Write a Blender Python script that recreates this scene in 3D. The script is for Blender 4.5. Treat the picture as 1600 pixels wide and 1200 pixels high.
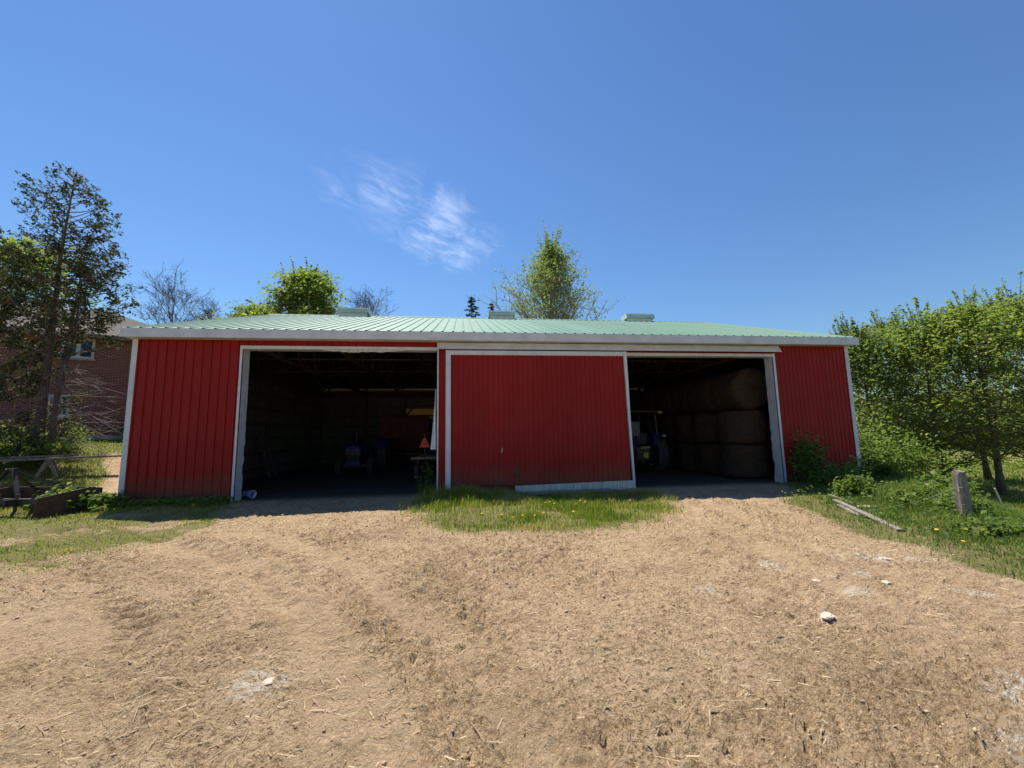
import bpy, math, random
import numpy as np
from mathutils import Vector, Matrix

# ---------------------------------------------------------------- clear
for o in list(bpy.data.objects):
    bpy.data.objects.remove(o, do_unlink=True)
scene = bpy.context.scene
COL = scene.collection
random.seed(7)
RNG = np.random.default_rng(7)

# ---------------------------------------------------------------- camera
CAM_LOC = Vector((8.81, -12.11, 1.65))
YAW, PITCH, ROLL = 0.125, 0.122, -0.017
cam_data = bpy.data.cameras.new('camera')
cam_data.sensor_width = 36.0
cam_data.lens = 14.4
cam_data.clip_start = 0.05
cam_data.clip_end = 20000
cam = bpy.data.objects.new('camera', cam_data)
COL.objects.link(cam)
_f = Vector((math.sin(YAW) * math.cos(PITCH), math.cos(YAW) * math.cos(PITCH), math.sin(PITCH)))
_r = Vector((math.cos(YAW), -math.sin(YAW), 0))
_u = _r.cross(_f)
_r2 = _r * math.cos(ROLL) + _u * math.sin(ROLL)
_u2 = _u * math.cos(ROLL) - _r * math.sin(ROLL)
cam.matrix_world = Matrix(((_r2.x, _u2.x, -_f.x, CAM_LOC.x), (_r2.y, _u2.y, -_f.y, CAM_LOC.y),
                           (_r2.z, _u2.z, -_f.z, CAM_LOC.z), (0, 0, 0, 1)))
scene.camera = cam

# ---------------------------------------------------------------- sky and sun
SUN_EL = math.radians(63)
SUN_AZ = math.radians(-28)          # from +Y towards +X
world = bpy.data.worlds.new('World')
scene.world = world
world.use_nodes = True
wn = world.node_tree
wn.nodes.clear()
w_out = wn.nodes.new('ShaderNodeOutputWorld')
w_bg = wn.nodes.new('ShaderNodeBackground')
w_sky = wn.nodes.new('ShaderNodeTexSky')
w_sky.sky_type = 'NISHITA'
w_sky.sun_disc = False
w_sky.sun_elevation = SUN_EL
w_sky.sun_rotation = SUN_AZ
w_sky.altitude = 300
w_sky.air_density = 1.5
w_sky.dust_density = 0.1
w_sky.ozone_density = 10.0
w_bg.inputs['Strength'].default_value = 0.062
w_hs = wn.nodes.new('ShaderNodeGamma')
w_hs.inputs['Gamma'].default_value = 1.16
wn.links.new(w_sky.outputs[0], w_hs.inputs['Color'])
wn.links.new(w_hs.outputs[0], w_bg.inputs['Color'])
wn.links.new(w_bg.outputs[0], w_out.inputs['Surface'])

sun_data = bpy.data.lights.new('sun', 'SUN')
sun_data.energy = 5.0
sun_data.angle = math.radians(0.53)
sun_data.color = (1.0, 0.95, 0.87)
sun = bpy.data.objects.new('sun', sun_data)
COL.objects.link(sun)
to_sun = Vector((math.sin(SUN_AZ) * math.cos(SUN_EL), math.cos(SUN_AZ) * math.cos(SUN_EL), math.sin(SUN_EL)))
sun.rotation_euler = to_sun.to_track_quat('Z', 'Y').to_euler()
sun.location = (-10, 20, 40)

vs = scene.view_settings
vs.view_transform = 'Standard'
vs.look = 'None'
vs.gamma = 1
vs.exposure = 0.6
vs.use_curve_mapping = False
scene.render.engine = 'CYCLES'
scene.cycles.max_bounces = 8
scene.cycles.transparent_max_bounces = 16


# ---------------------------------------------------------------- materials
def new_mat(name):
    m = bpy.data.materials.new(name)
    m.use_nodes = True
    nt = m.node_tree
    b = nt.nodes['Principled BSDF']
    return m, nt, b


def ramp(nt, fac, stops):
    r = nt.nodes.new('ShaderNodeValToRGB')
    el = r.color_ramp.elements
    while len(el) < len(stops):
        el.new(0.5)
    for e, (p, c) in zip(el, stops):
        e.position = p
        e.color = (*c, 1)
    nt.links.new(fac, r.inputs['Fac'])
    return r.outputs['Color']


def noise(nt, scale, detail=4, rough=0.55, vec=None, coord='Object', stretch=None, dist=0.0):
    n = nt.nodes.new('ShaderNodeTexNoise')
    n.inputs['Scale'].default_value = scale
    n.inputs['Detail'].default_value = detail
    n.inputs['Roughness'].default_value = rough
    n.inputs['Distortion'].default_value = dist
    if vec is None:
        tc = nt.nodes.new('ShaderNodeTexCoord')
        vec = tc.outputs[coord]
    if stretch:
        mp = nt.nodes.new('ShaderNodeMapping')
        mp.inputs['Scale'].default_value = stretch
        nt.links.new(vec, mp.inputs['Vector'])
        vec = mp.outputs['Vector']
    nt.links.new(vec, n.inputs['Vector'])
    return n.outputs['Fac']


def mixc(nt, fac, a, b, mode='MIX'):
    m = nt.nodes.new('ShaderNodeMix')
    m.data_type = 'RGBA'
    m.blend_type = mode
    for sock, v in ((m.inputs[0], fac), (m.inputs[6], a), (m.inputs[7], b)):
        if isinstance(v, (int, float)):
            sock.default_value = v
        elif isinstance(v, tuple):
            sock.default_value = (*v, 1)
        else:
            nt.links.new(v, sock)
    return m.outputs[2]


def math_n(nt, op, a, b=None, clamp=False):
    m = nt.nodes.new('ShaderNodeMath')
    m.operation = op
    m.use_clamp = clamp
    for i, v in enumerate((a, b)):
        if v is None:
            continue
        if isinstance(v, (int, float)):
            m.inputs[i].default_value = v
        else:
            nt.links.new(v, m.inputs[i])
    return m.outputs[0]


def bump(nt, b, height, strength=0.3, dist=0.02):
    n = nt.nodes.new('ShaderNodeBump')
    n.inputs['Strength'].default_value = strength
    n.inputs['Distance'].default_value = dist
    nt.links.new(height, n.inputs['Height'])
    nt.links.new(n.outputs[0], b.inputs['Normal'])


def simple(name, c1, c2=None, scale=3.0, rough=0.6, metal=0.0, bmp=0.0, bscale=40.0, stretch=None, spec=0.5, detail=5):
    m, nt, b = new_mat(name)
    c2 = c2 or tuple(x * 0.75 for x in c1)
    f = noise(nt, scale, detail, 0.6, stretch=stretch)
    nt.links.new(ramp(nt, f, [(0.3, c2), (0.68, c1)]), b.inputs['Base Color'])
    b.inputs['Roughness'].default_value = rough
    b.inputs['Metallic'].default_value = metal
    b.inputs['Specular IOR Level'].default_value = spec
    if bmp:
        bump(nt, b, noise(nt, bscale, 5, 0.6, stretch=stretch), bmp, 0.01)
    return m


M = {}
M['trim'] = simple('white_trim_paint', (0.64, 0.65, 0.69), (0.50, 0.50, 0.53), 2.2, 0.45, bmp=0.05)
M['trim_old'] = simple('weathered_white_wood', (0.66, 0.64, 0.58), (0.38, 0.34, 0.28), 4, 0.75, bmp=0.2, stretch=(6, 6, 0.6))
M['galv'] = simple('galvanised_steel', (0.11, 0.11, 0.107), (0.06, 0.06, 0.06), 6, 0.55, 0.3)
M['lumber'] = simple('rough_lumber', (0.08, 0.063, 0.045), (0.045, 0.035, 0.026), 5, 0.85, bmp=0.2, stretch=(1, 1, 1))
M['old_wood'] = simple('grey_weathered_wood', (0.33, 0.29, 0.24), (0.13, 0.105, 0.08), 5, 0.9, bmp=0.5, bscale=30, stretch=(5, 5, 0.8))
M['plank'] = simple('pale_plank', (0.46, 0.38, 0.27), (0.24, 0.19, 0.13), 5, 0.85, bmp=0.3, stretch=(1, 8, 8))
M['rust'] = simple('rusty_steel', (0.12, 0.06, 0.035), (0.045, 0.03, 0.025), 9, 0.75, 0.2, bmp=0.3)
M['dark_steel'] = simple('dark_worn_steel', (0.07, 0.06, 0.055), (0.03, 0.027, 0.026), 8, 0.5, 0.5, bmp=0.2)
M['rubber'] = simple('tyre_rubber', (0.045, 0.043, 0.04), (0.025, 0.024, 0.023), 6, 0.85, bmp=0.2)
M['blue'] = simple('blue_tractor_paint', (0.013, 0.028, 0.15), (0.009, 0.02, 0.10), 5, 0.4)
M['rim'] = simple('pale_rim_paint', (0.45, 0.44, 0.40), (0.25, 0.24, 0.2), 5, 0.5)
M['yellow'] = simple('yellow_paint', (0.55, 0.42, 0.04), (0.35, 0.27, 0.03), 6, 0.5)
M['orange_red'] = simple('fluorescent_orange_red', (0.9, 0.06, 0.02), (0.8, 0.045, 0.015), 3, 0.5)
M['dark_red'] = simple('faded_dark_red_paint', (0.12, 0.016, 0.016), (0.07, 0.012, 0.012), 4, 0.7)
M['concrete'] = simple('concrete', (0.40, 0.38, 0.34), (0.28, 0.27, 0.24), 4, 0.9, bmp=0.3)
M['stone'] = simple('pale_stone', (0.60, 0.53, 0.43), (0.38, 0.31, 0.23), 7, 0.9, bmp=0.5, bscale=18)
M['bark'] = simple('grey_bark', (0.17, 0.13, 0.10), (0.07, 0.055, 0.042), 7, 0.95, bmp=0.8, bscale=14, stretch=(3, 3, 0.6))
M['bark_pale'] = simple('pale_twig_bark', (0.26, 0.22, 0.19), (0.15, 0.125, 0.11), 7, 0.95, bmp=0.4)
M['vent_white'] = simple('vent_white_metal', (0.74, 0.76, 0.74), (0.62, 0.65, 0.62), 3, 0.35)
M['vent_green'] = simple('vent_green_metal', (0.55, 0.64, 0.58), (0.46, 0.55, 0.49), 3, 0.35)
M['plastic'] = simple('white_plastic', (0.55, 0.56, 0.58), (0.36, 0.37, 0.40), 3, 0.4)
M['blue_label'] = simple('blue_printed_label', (0.06, 0.12, 0.45), (0.05, 0.09, 0.32), 12, 0.4)
M['shingle_edge'] = simple('brown_eave_metal', (0.24, 0.20, 0.16), (0.18, 0.15, 0.12), 3, 0.5)
M['wire'] = simple('fence_wire', (0.30, 0.29, 0.27), (0.2, 0.19, 0.18), 3, 0.5, 0.7)


def metal_siding(name, base, dark, rough, dirt_col=None, spec=0.22):
    m, nt, b = new_mat(name)
    f = noise(nt, 0.9, 6, 0.65, coord='Object', stretch=(1, 1, 0.35))
    c = ramp(nt, f, [(0.3, dark), (0.7, base)])
    geo = nt.nodes.new('ShaderNodeNewGeometry')
    f2 = noise(nt, 5.0, 6, 0.7, vec=geo.outputs['Position'], stretch=(3.0, 3.0, 0.25))
    k = ramp(nt, f2, [(0.45, (0, 0, 0)), (0.8, (0.35, 0.35, 0.35))])
    c = mixc(nt, k, c, tuple(x * 0.9 + 0.008 for x in base))
    if dirt_col:
        sep = nt.nodes.new('ShaderNodeSeparateXYZ')
        nt.links.new(geo.outputs['Position'], sep.inputs[0])
        n3 = noise(nt, 3.0, 6, 0.7, vec=geo.outputs['Position'])
        zz = math_n(nt, 'ADD', sep.outputs['Z'], math_n(nt, 'MULTIPLY', n3, -0.9))
        mr = nt.nodes.new('ShaderNodeMapRange')
        mr.inputs['From Min'].default_value = 0.35
        mr.inputs['From Max'].default_value = -0.35
        mr.inputs['To Max'].default_value = 0.65
        nt.links.new(zz, mr.inputs['Value'])
        c = mixc(nt, mr.outputs[0], c, dirt_col)
    oi = nt.nodes.new('ShaderNodeObjectInfo')
    c = mixc(nt, 1.0, c, ramp(nt, oi.outputs['Random'], [(0.0, (0.86, 0.86, 0.86)), (1.0, (1.0, 1.0, 1.0))]), 'MULTIPLY')
    nt.links.new(c, b.inputs['Base Color'])
    rr = ramp(nt, noise(nt, 2.5, 4, 0.6, vec=geo.outputs['Position']), [(0.3, (rough - 0.08,) * 3), (0.7, (rough + 0.12,) * 3)])
    nt.links.new(rr, b.inputs['Roughness'])
    b.inputs['Specular IOR Level'].default_value = spec
    bump(nt, b, noise(nt, 1.6, 2, 0.5, vec=geo.outputs['Position']), 0.12, 0.03)
    return m


M['red'] = metal_siding('red_metal_siding', (0.31, 0.0095, 0.0085), (0.245, 0.007, 0.0065), 0.5, (0.16, 0.09, 0.055))
M['red2'] = metal_siding('sun_faded_red_door_siding', (0.31, 0.011, 0.010), (0.24, 0.008, 0.0075), 0.52, (0.16, 0.085, 0.05))
M['roof'] = metal_siding('mint_green_roof_steel', (0.155, 0.285, 0.205), (0.12, 0.24, 0.165), 0.58, None, 0.35)


def translucent_sheet():
    m, nt, b = new_mat('yellowed_translucent_fibreglass')
    t = nt.nodes.new('ShaderNodeBsdfTranslucent')
    t.inputs['Color'].default_value = (0.35, 0.26, 0.10, 1)
    mx = nt.nodes.new('ShaderNodeMixShader')
    mx.inputs[0].default_value = 0.35
    b.inputs['Base Color'].default_value = (0.45, 0.38, 0.2, 1)
    nt.links.new(b.outputs[0], mx.inputs[1])
    nt.links.new(t.outputs[0], mx.inputs[2])
    nt.links.new(mx.outputs[0], nt.nodes['Material Output'].inputs['Surface'])
    return m


M['fibreglass'] = translucent_sheet()


def leaf_mat(name, c1, c2, c3=None, trans=0.45, rough=0.6):
    """c1..c3 spread over the per-leaf random attribute 'tint'"""
    m, nt, b = new_mat(name)
    at = nt.nodes.new('ShaderNodeAttribute')
    at.attribute_name = 'tint'
    stops = [(0.0, c1), (1.0, c2)] if c3 is None else [(0.0, c1), (0.7, c2), (1.0, c3)]
    c = ramp(nt, at.outputs['Fac'], stops)
    nt.links.new(c, b.inputs['Base Color'])
    b.inputs['Roughness'].default_value = rough
    b.inputs['Specular IOR Level'].default_value = 0.2
    t = nt.nodes.new('ShaderNodeBsdfTranslucent')
    c2n = mixc(nt, 1.0, c, (1.0, 1.0, 0.55), 'MULTIPLY')
    nt.links.new(c2n, t.inputs['Color'])
    mx = nt.nodes.new('ShaderNodeMixShader')
    mx.inputs[0].default_value = trans
    nt.links.new(b.outputs[0], mx.inputs[1])
    nt.links.new(t.outputs[0], mx.inputs[2])
    nt.links.new(mx.outputs[0], nt.nodes['Material Output'].inputs['Surface'])
    return m


M['leaf_maple'] = leaf_mat('maple_leaves', (0.15, 0.225, 0.05), (0.25, 0.33, 0.08), (0.38, 0.43, 0.13), 0.58)
M['leaf_dark'] = leaf_mat('dark_maple_leaves', (0.13, 0.20, 0.06), (0.22, 0.295, 0.09), (0.33, 0.39, 0.15), 0.58)
M['leaf_yellow'] = leaf_mat('yellow_green_leaves', (0.12, 0.20, 0.03), (0.20, 0.28, 0.05), (0.28, 0.33, 0.07))
M['leaf_willow'] = leaf_mat('willow_leaves', (0.20, 0.29, 0.08), (0.29, 0.38, 0.12), (0.40, 0.46, 0.19), 0.55)
M['leaf_cedar'] = leaf_mat('cedar_sprays', (0.05, 0.065, 0.028), (0.085, 0.10, 0.045), (0.17, 0.13, 0.07), 0.3, 0.7)
M['leaf_spruce'] = leaf_mat('spruce_needles', (0.022, 0.045, 0.024), (0.04, 0.075, 0.04), None, 0.1, 0.7)
M['leaf_far'] = leaf_mat('far_wood_leaves', (0.035, 0.075, 0.022), (0.07, 0.125, 0.035), (0.10, 0.16, 0.04), 0.35)
M['grass'] = leaf_mat('grass_blades', (0.14, 0.215, 0.024), (0.26, 0.33, 0.045), (0.52, 0.44, 0.21), 0.5, 0.6)
M['grass_field'] = leaf_mat('field_grass_blades', (0.13, 0.215, 0.025), (0.19, 0.28, 0.04), (0.28, 0.33, 0.07), 0.5, 0.6)
M['weed'] = leaf_mat('weed_leaves', (0.09, 0.16, 0.03), (0.16, 0.24, 0.05), (0.30, 0.33, 0.11), 0.5, 0.65)
M['straw'] = leaf_mat('dry_straw', (0.30, 0.20, 0.11), (0.50, 0.37, 0.21), (0.68, 0.53, 0.33), 0.1, 0.7)
M['dandelion'] = simple('dandelion_yellow', (0.80, 0.55, 0.02), (0.7, 0.45, 0.02), 20, 0.6)
M['stem'] = simple('green_stem', (0.10, 0.16, 0.04), (0.07, 0.12, 0.03), 10, 0.6)


def ground_mat():
    m, nt, b = new_mat('earth_and_turf')
    geo = nt.nodes.new('ShaderNodeNewGeometry')
    P = geo.outputs['Position']

    def attr(n):
        a = nt.nodes.new('ShaderNodeAttribute')
        a.attribute_name = n
        return a.outputs['Fac']
    # dry trampled manure-and-clay soil
    big = noise(nt, 0.55, 6, 0.62, vec=P)
    mid = noise(nt, 3.2, 8, 0.68, vec=P, dist=0.6)
    fine = noise(nt, 34, 8, 0.7, vec=P, dist=0.9)
    c = ramp(nt, mid, [(0.30, (0.38, 0.25, 0.135)), (0.45, (0.53, 0.365, 0.205)), (0.66, (0.65, 0.465, 0.275))])
    c = mixc(nt, ramp(nt, big, [(0.36, (0.5, 0.5, 0.5)), (0.5, (0, 0, 0))]), c, (0.31, 0.20, 0.115))
    tka = attr('track')
    loose = math_n(nt, 'SUBTRACT', 1.0, math_n(nt, 'MULTIPLY', tka, 0.65))
    c = mixc(nt, math_n(nt, 'MULTIPLY', loose, ramp(nt, fine, [(0.39, (0.9,) * 3), (0.485, (0, 0, 0))])), c, (0.19, 0.115, 0.058))
    c = mixc(nt, math_n(nt, 'MULTIPLY', loose, ramp(nt, fine, [(0.51, (0, 0, 0)), (0.64, (0.7,) * 3)])), c, (0.76, 0.57, 0.36))
    tk = math_n(nt, 'MULTIPLY', attr('track'), ramp(nt, noise(nt, 2.0, 6, 0.65, vec=P), [(0.35, (0.1,) * 3), (0.6, (0.6,) * 3)]))
    c = mixc(nt, tk, c, (0.61, 0.435, 0.26))
    # crumbs of limestone trodden in
    ch = attr('chalk')
    n4 = noise(nt, 14, 8, 0.75, vec=P)
    cf = math_n(nt, 'MULTIPLY', ch, ramp(nt, n4, [(0.46, (0, 0, 0)), (0.60, (0.85,) * 3)]))
    c = mixc(nt, cf, c, (0.86, 0.79, 0.67))
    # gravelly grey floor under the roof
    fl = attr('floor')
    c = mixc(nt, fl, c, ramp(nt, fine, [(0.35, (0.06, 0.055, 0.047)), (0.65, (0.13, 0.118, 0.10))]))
    # turf soil
    t1 = noise(nt, 1.4, 6, 0.65, vec=P)
    t2 = noise(nt, 18, 6, 0.7, vec=P)
    g = ramp(nt, t1, [(0.3, (0.12, 0.17, 0.026)), (0.5, (0.18, 0.235, 0.04)), (0.7, (0.26, 0.27, 0.075))])
    g = mixc(nt, ramp(nt, t2, [(0.44, (0.95,) * 3), (0.62, (0, 0, 0))]), g, (0.27, 0.195, 0.10))
    d = attr('dirt')
    dn = math_n(nt, 'ADD', d, math_n(nt, 'MULTIPLY', math_n(nt, 'SUBTRACT', noise(nt, 7, 6, 0.7, vec=P), 0.5), 0.9))
    dn = math_n(nt, 'ADD', dn, math_n(nt, 'MULTIPLY', math_n(nt, 'SUBTRACT', noise(nt, 30, 6, 0.7, vec=P), 0.5), 0.8))
    k = ramp(nt, dn, [(0.36, (0, 0, 0)), (0.62, (1, 1, 1))])
    c = mixc(nt, k, g, c)
    nt.links.new(c, b.inputs['Base Color'])
    b.inputs['Roughness'].default_value = 0.95
    b.inputs['Specular IOR Level'].default_value = 0.15
    h1 = noise(nt, 9, 8, 0.72, vec=P, dist=0.9)
    h2 = noise(nt, 45, 6, 0.7, vec=P, dist=0.5)
    hh = math_n(nt, 'ADD', h1, math_n(nt, 'MULTIPLY', h2, 0.55))
    bump(nt, b, hh, 1.0, 0.085)
    return m


M['ground'] = ground_mat()


def brick_mat():
    m, nt, b = new_mat('red_brown_brick')
    tc = nt.nodes.new('ShaderNodeTexCoord')
    mp = nt.nodes.new('ShaderNodeMapping')
    mp.inputs['Rotation'].default_value = (math.radians(90), 0, 0)
    nt.links.new(tc.outputs['Object'], mp.inputs['Vector'])
    br = nt.nodes.new('ShaderNodeTexBrick')
    br.inputs['Scale'].default_value = 1.0
    br.inputs['Brick Width'].default_value = 0.24
    br.inputs['Row Height'].default_value = 0.085
    br.inputs['Mortar Size'].default_value = 0.012
    br.inputs['Color1'].default_value = (0.25, 0.068, 0.046, 1)
    br.inputs['Color2'].default_value = (0.16, 0.046, 0.034, 1)
    br.inputs['Mortar'].default_value = (0.28, 0.21, 0.17, 1)
    nt.links.new(mp.outputs[0], br.inputs['Vector'])
    nt.links.new(br.outputs['Color'], b.inputs['Base Color'])
    b.inputs['Roughness'].default_value = 0.9
    bump(nt, b, math_n(nt, 'SUBTRACT', 1.0, br.outputs['Fac']), 0.6, 0.01)
    return m


M['brick'] = brick_mat()
M['shingle'] = simple('grey_brown_shingles', (0.27, 0.235, 0.20), (0.17, 0.15, 0.13), 14, 0.95, bmp=0.5, bscale=30, stretch=(1, 3, 1))


def glass_mat():
    m, nt, b = new_mat('window_glass')
    b.inputs['Base Color'].default_value = (0.03, 0.04, 0.05, 1)
    b.inputs['Roughness'].default_value = 0.04
    b.inputs['Specular IOR Level'].default_value = 0.9
    bump(nt, b, noise(nt, 1.2, 2, 0.5), 0.08, 0.02)
    return m


M['glass'] = glass_mat()


def bale_mat():
    m, nt, b = new_mat('hay_bale')
    f = noise(nt, 6, 8, 0.7, dist=1.0)
    f2 = noise(nt, 40, 6, 0.7)
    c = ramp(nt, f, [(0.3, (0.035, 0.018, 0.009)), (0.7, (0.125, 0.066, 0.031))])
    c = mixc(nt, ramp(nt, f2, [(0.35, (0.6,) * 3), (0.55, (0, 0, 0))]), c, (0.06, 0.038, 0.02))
    nt.links.new(c, b.inputs['Base Color'])
    b.inputs['Roughness'].default_value = 0.95
    bump(nt, b, math_n(nt, 'ADD', f2, math_n(nt, 'MULTIPLY', f, 1.5)), 1.0, 0.09)
    return m


M['bale'] = bale_mat()


# ---------------------------------------------------------------- mesh helpers
class MB:
    """collects simple shapes and links them as ONE mesh object"""
    def __init__(self):
        self.v = []
        self.f = []

    def add(self, vs, fs):
        k = len(self.v)
        self.v.extend([tuple(p) for p in vs])
        self.f.extend([tuple(i + k for i in q) for q in fs])
        return self

    def box(self, x0, x1, y0, y1, z0, z1):
        vs = [(x, y, z) for z in (z0, z1) for y in (y0, y1) for x in (x0, x1)]
        fs = [(0, 2, 3, 1), (4, 5, 7, 6), (0, 1, 5, 4), (2, 6, 7, 3), (0, 4, 6, 2), (1, 3, 7, 5)]
        return self.add(vs, fs)

    def bar(self, p0, p1, w, h, up=(0, 0, 1)):
        p0, p1 = Vector(p0), Vector(p1)
        d = (p1 - p0).normalized()
        u = Vector(up)
        if abs(d.dot(u)) > 0.98:
            u = Vector((1, 0, 0))
        s = d.cross(u).normalized()
        u = s.cross(d).normalized()
        vs = []
        for p in (p0, p1):
            for a, b in ((-1, -1), (1, -1), (1, 1), (-1, 1)):
                vs.append(p + s * (a * w / 2) + u * (b * h / 2))
        fs = [(0, 1, 2, 3), (7, 6, 5, 4), (0, 4, 5, 1), (1, 5, 6, 2), (2, 6, 7, 3), (3, 7, 4, 0)]
        return self.add(vs, fs)

    def tube(self, pts, rad, n=8, caps=True):
        pts = [Vector(p) for p in pts]
        if isinstance(rad, (int, float)):
            rad = [rad] * len(pts)
        vs, fs = [], []
        prev = None
        for i, p in enumerate(pts):
            a = pts[max(i - 1, 0)]
            b = pts[min(i + 1, len(pts) - 1)]
            d = (b - a)
            d = d.normalized() if d.length > 1e-9 else Vector((0, 0, 1))
            if prev is None:
                s = d.cross(Vector((0, 0, 1)))
                if s.length < 1e-3:
                    s = d.cross(Vector((1, 0, 0)))
            else:
                s = prev - d * prev.dot(d)
            s.normalize()
            prev = s
            t = d.cross(s)
            for k in range(n):
                an = 2 * math.pi * k / n
                vs.append(p + (s * math.cos(an) + t * math.sin(an)) * rad[i])
        for i in range(len(pts) - 1):
            for k in range(n):
                fs.append((i * n + k, i * n + (k + 1) % n, (i + 1) * n + (k + 1) % n, (i + 1) * n + k))
        if caps:
            fs.append(tuple(range(n - 1, -1, -1)))
            fs.append(tuple((len(pts) - 1) * n + k for k in range(n)))
        return self.add(vs, fs)

    def lathe(self, prof, n=24, axis='Z', c=(0, 0, 0)):
        """prof: list of (radius, height)"""
        vs, fs = [], []
        for r, h in prof:
            for k in range(n):
                a = 2 * math.pi * k / n
                x, y = r * math.cos(a), r * math.sin(a)
                p = {'Z': (x, y, h), 'X': (h, x, y), 'Y': (y, h, x)}[axis]
                vs.append((p[0] + c[0], p[1] + c[1], p[2] + c[2]))
        for i in range(len(prof) - 1):
            for k in range(n):
                fs.append((i * n + k, i * n + (k + 1) % n, (i + 1) * n + (k + 1) % n, (i + 1) * n + k))
        if prof[0][0] > 1e-6:
            fs.append(tuple(range(n - 1, -1, -1)))
        if prof[-1][0] > 1e-6:
            fs.append(tuple((len(prof) - 1) * n + k for k in range(n)))
        return self.add(vs, fs)

    def mesh(self, name):
        me = bpy.data.meshes.new(name)
        me.from_pydata(self.v, [], self.f)
        me.update()
        return me

    def build(self, name, mat, parent=None, smooth=False, bevel=0.0):
        me = self.mesh(name)
        me.materials.append(M[mat])
        if smooth:
            me.polygons.foreach_set('use_smooth', [True] * len(me.polygons))
        o = bpy.data.objects.new(name, me)
        COL.objects.link(o)
        o.parent = parent
        if bevel:
            md = o.modifiers.new('bevel', 'BEVEL')
            md.width = bevel
            md.segments = 2
            md.limit_method = 'ANGLE'
        return o


def link_mesh(name, me, parent=None, loc=None, rot=None):
    o = bpy.data.objects.new(name, me)
    COL.objects.link(o)
    o.parent = parent
    if loc is not None:
        o.location = loc
    if rot is not None:
        o.rotation_euler = rot
    return o


def np_mesh(name, V, F, mat, tint=None, parent=None, smooth=False):
    """V (n,3), F (m,3 or 4) -> object, fast"""
    V = np.asarray(V, np.float32)
    F = np.asarray(F, np.int32)
    me = bpy.data.meshes.new(name)
    me.vertices.add(len(V))
    me.vertices.foreach_set('co', V.ravel())
    k = F.shape[1]
    me.loops.add(F.size)
    me.loops.foreach_set('vertex_index', F.ravel())
    me.polygons.add(len(F))
    me.polygons.foreach_set('loop_start', np.arange(0, F.size, k, dtype=np.int32))
    me.polygons.foreach_set('loop_total', np.full(len(F), k, np.int32))
    if smooth:
        me.polygons.foreach_set('use_smooth', np.ones(len(F), bool))
    if tint is not None:
        a = me.attributes.new('tint', 'FLOAT', 'POINT')
        a.data.foreach_set('value', np.asarray(tint, np.float32))
    me.update(calc_edges=True)
    me.validate()
    me.materials.append(M[mat])
    o = bpy.data.objects.new(name, me)
    COL.objects.link(o)
    o.parent = parent
    return o


def tag(o, label=None, cat=None, group=None, kind=None):
    if label:
        o['label'] = label
    if cat:
        o['category'] = cat
    if group:
        o['group'] = group
    if kind:
        o['kind'] = kind
    return o


def empty(name, loc=(0, 0, 0), rz=0.0):
    o = bpy.data.objects.new(name, None)
    COL.objects.link(o)
    o.location = loc
    o.rotation_euler = (0, 0, rz)
    o.empty_display_size = 0.3
    return o


def copy_tree(o, parent=None):
    c = o.copy()
    COL.objects.link(c)
    c.parent = parent
    for ch in list(o.children):
        copy_tree(ch, c)
    return c


#TERRAIN-BEGIN
# ---------------------------------------------------------------- terrain heights
def vnoise(x, y, seed=0):
    x = np.asarray(x, float)
    y = np.asarray(y, float)
    xi = np.floor(x).astype(np.int64)
    yi = np.floor(y).astype(np.int64)
    fx = x - xi
    fy = y - yi
    fx = fx * fx * fx * (fx * (fx * 6 - 15) + 10)
    fy = fy * fy * fy * (fy * (fy * 6 - 15) + 10)

    def h(a, b):
        n = (a * 374761393 + b * 668265263 + seed * 982451653) & 0xffffffff
        n = ((n ^ (n >> 13)) * 1274126177) & 0xffffffff
        n = ((n ^ (n >> 16)) * 2246822519) & 0xffffffff
        return ((n ^ (n >> 15)) & 0xffffff) / float(0xffffff)
    return (h(xi, yi) * (1 - fx) + h(xi + 1, yi) * fx) * (1 - fy) + (h(xi, yi + 1) * (1 - fx) + h(xi + 1, yi + 1) * fx) * fy


def fbm(x, y, octv=4, seed=0, gain=0.5):
    s = 0.0
    a = 1.0
    t = 0.0
    for i in range(octv):
        s = s + a * vnoise(x * 2 ** i + 17.3 * i, y * 2 ** i - 9.1 * i, seed + i)
        t += a
        a *= gain
    return s / t


def sstep(a, b, x):
    t = np.clip((x - a) / (b - a), 0, 1)
    return t * t * (3 - 2 * t)


def bank_x(y):
    return np.interp(y, [-40, -12, -6, -3, 0, 20, 60], [15.5, 16.6, 17.0, 19.5, 22.3, 23, 23])


def base_h(x, y):
    """broad shape: yard level 0, lawn climbing to the house, bank down to the pasture"""
    s = (x + 2) * -0.7071 + (y - 3) * 0.7071
    rise = 1.65 * sstep(-0.5, 9.5, s) * sstep(0.2, -2.5, x - np.clip((y - 15.6) * 3, 0, 40))
    drop = -1.35 * sstep(0.3, 5.5, x - bank_x(y)) - 0.9 * sstep(8, 60, x - bank_x(y))
    behind = -0.3 * sstep(18, 40, y) * sstep(-2, 3, x)
    return rise + drop + behind


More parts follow.
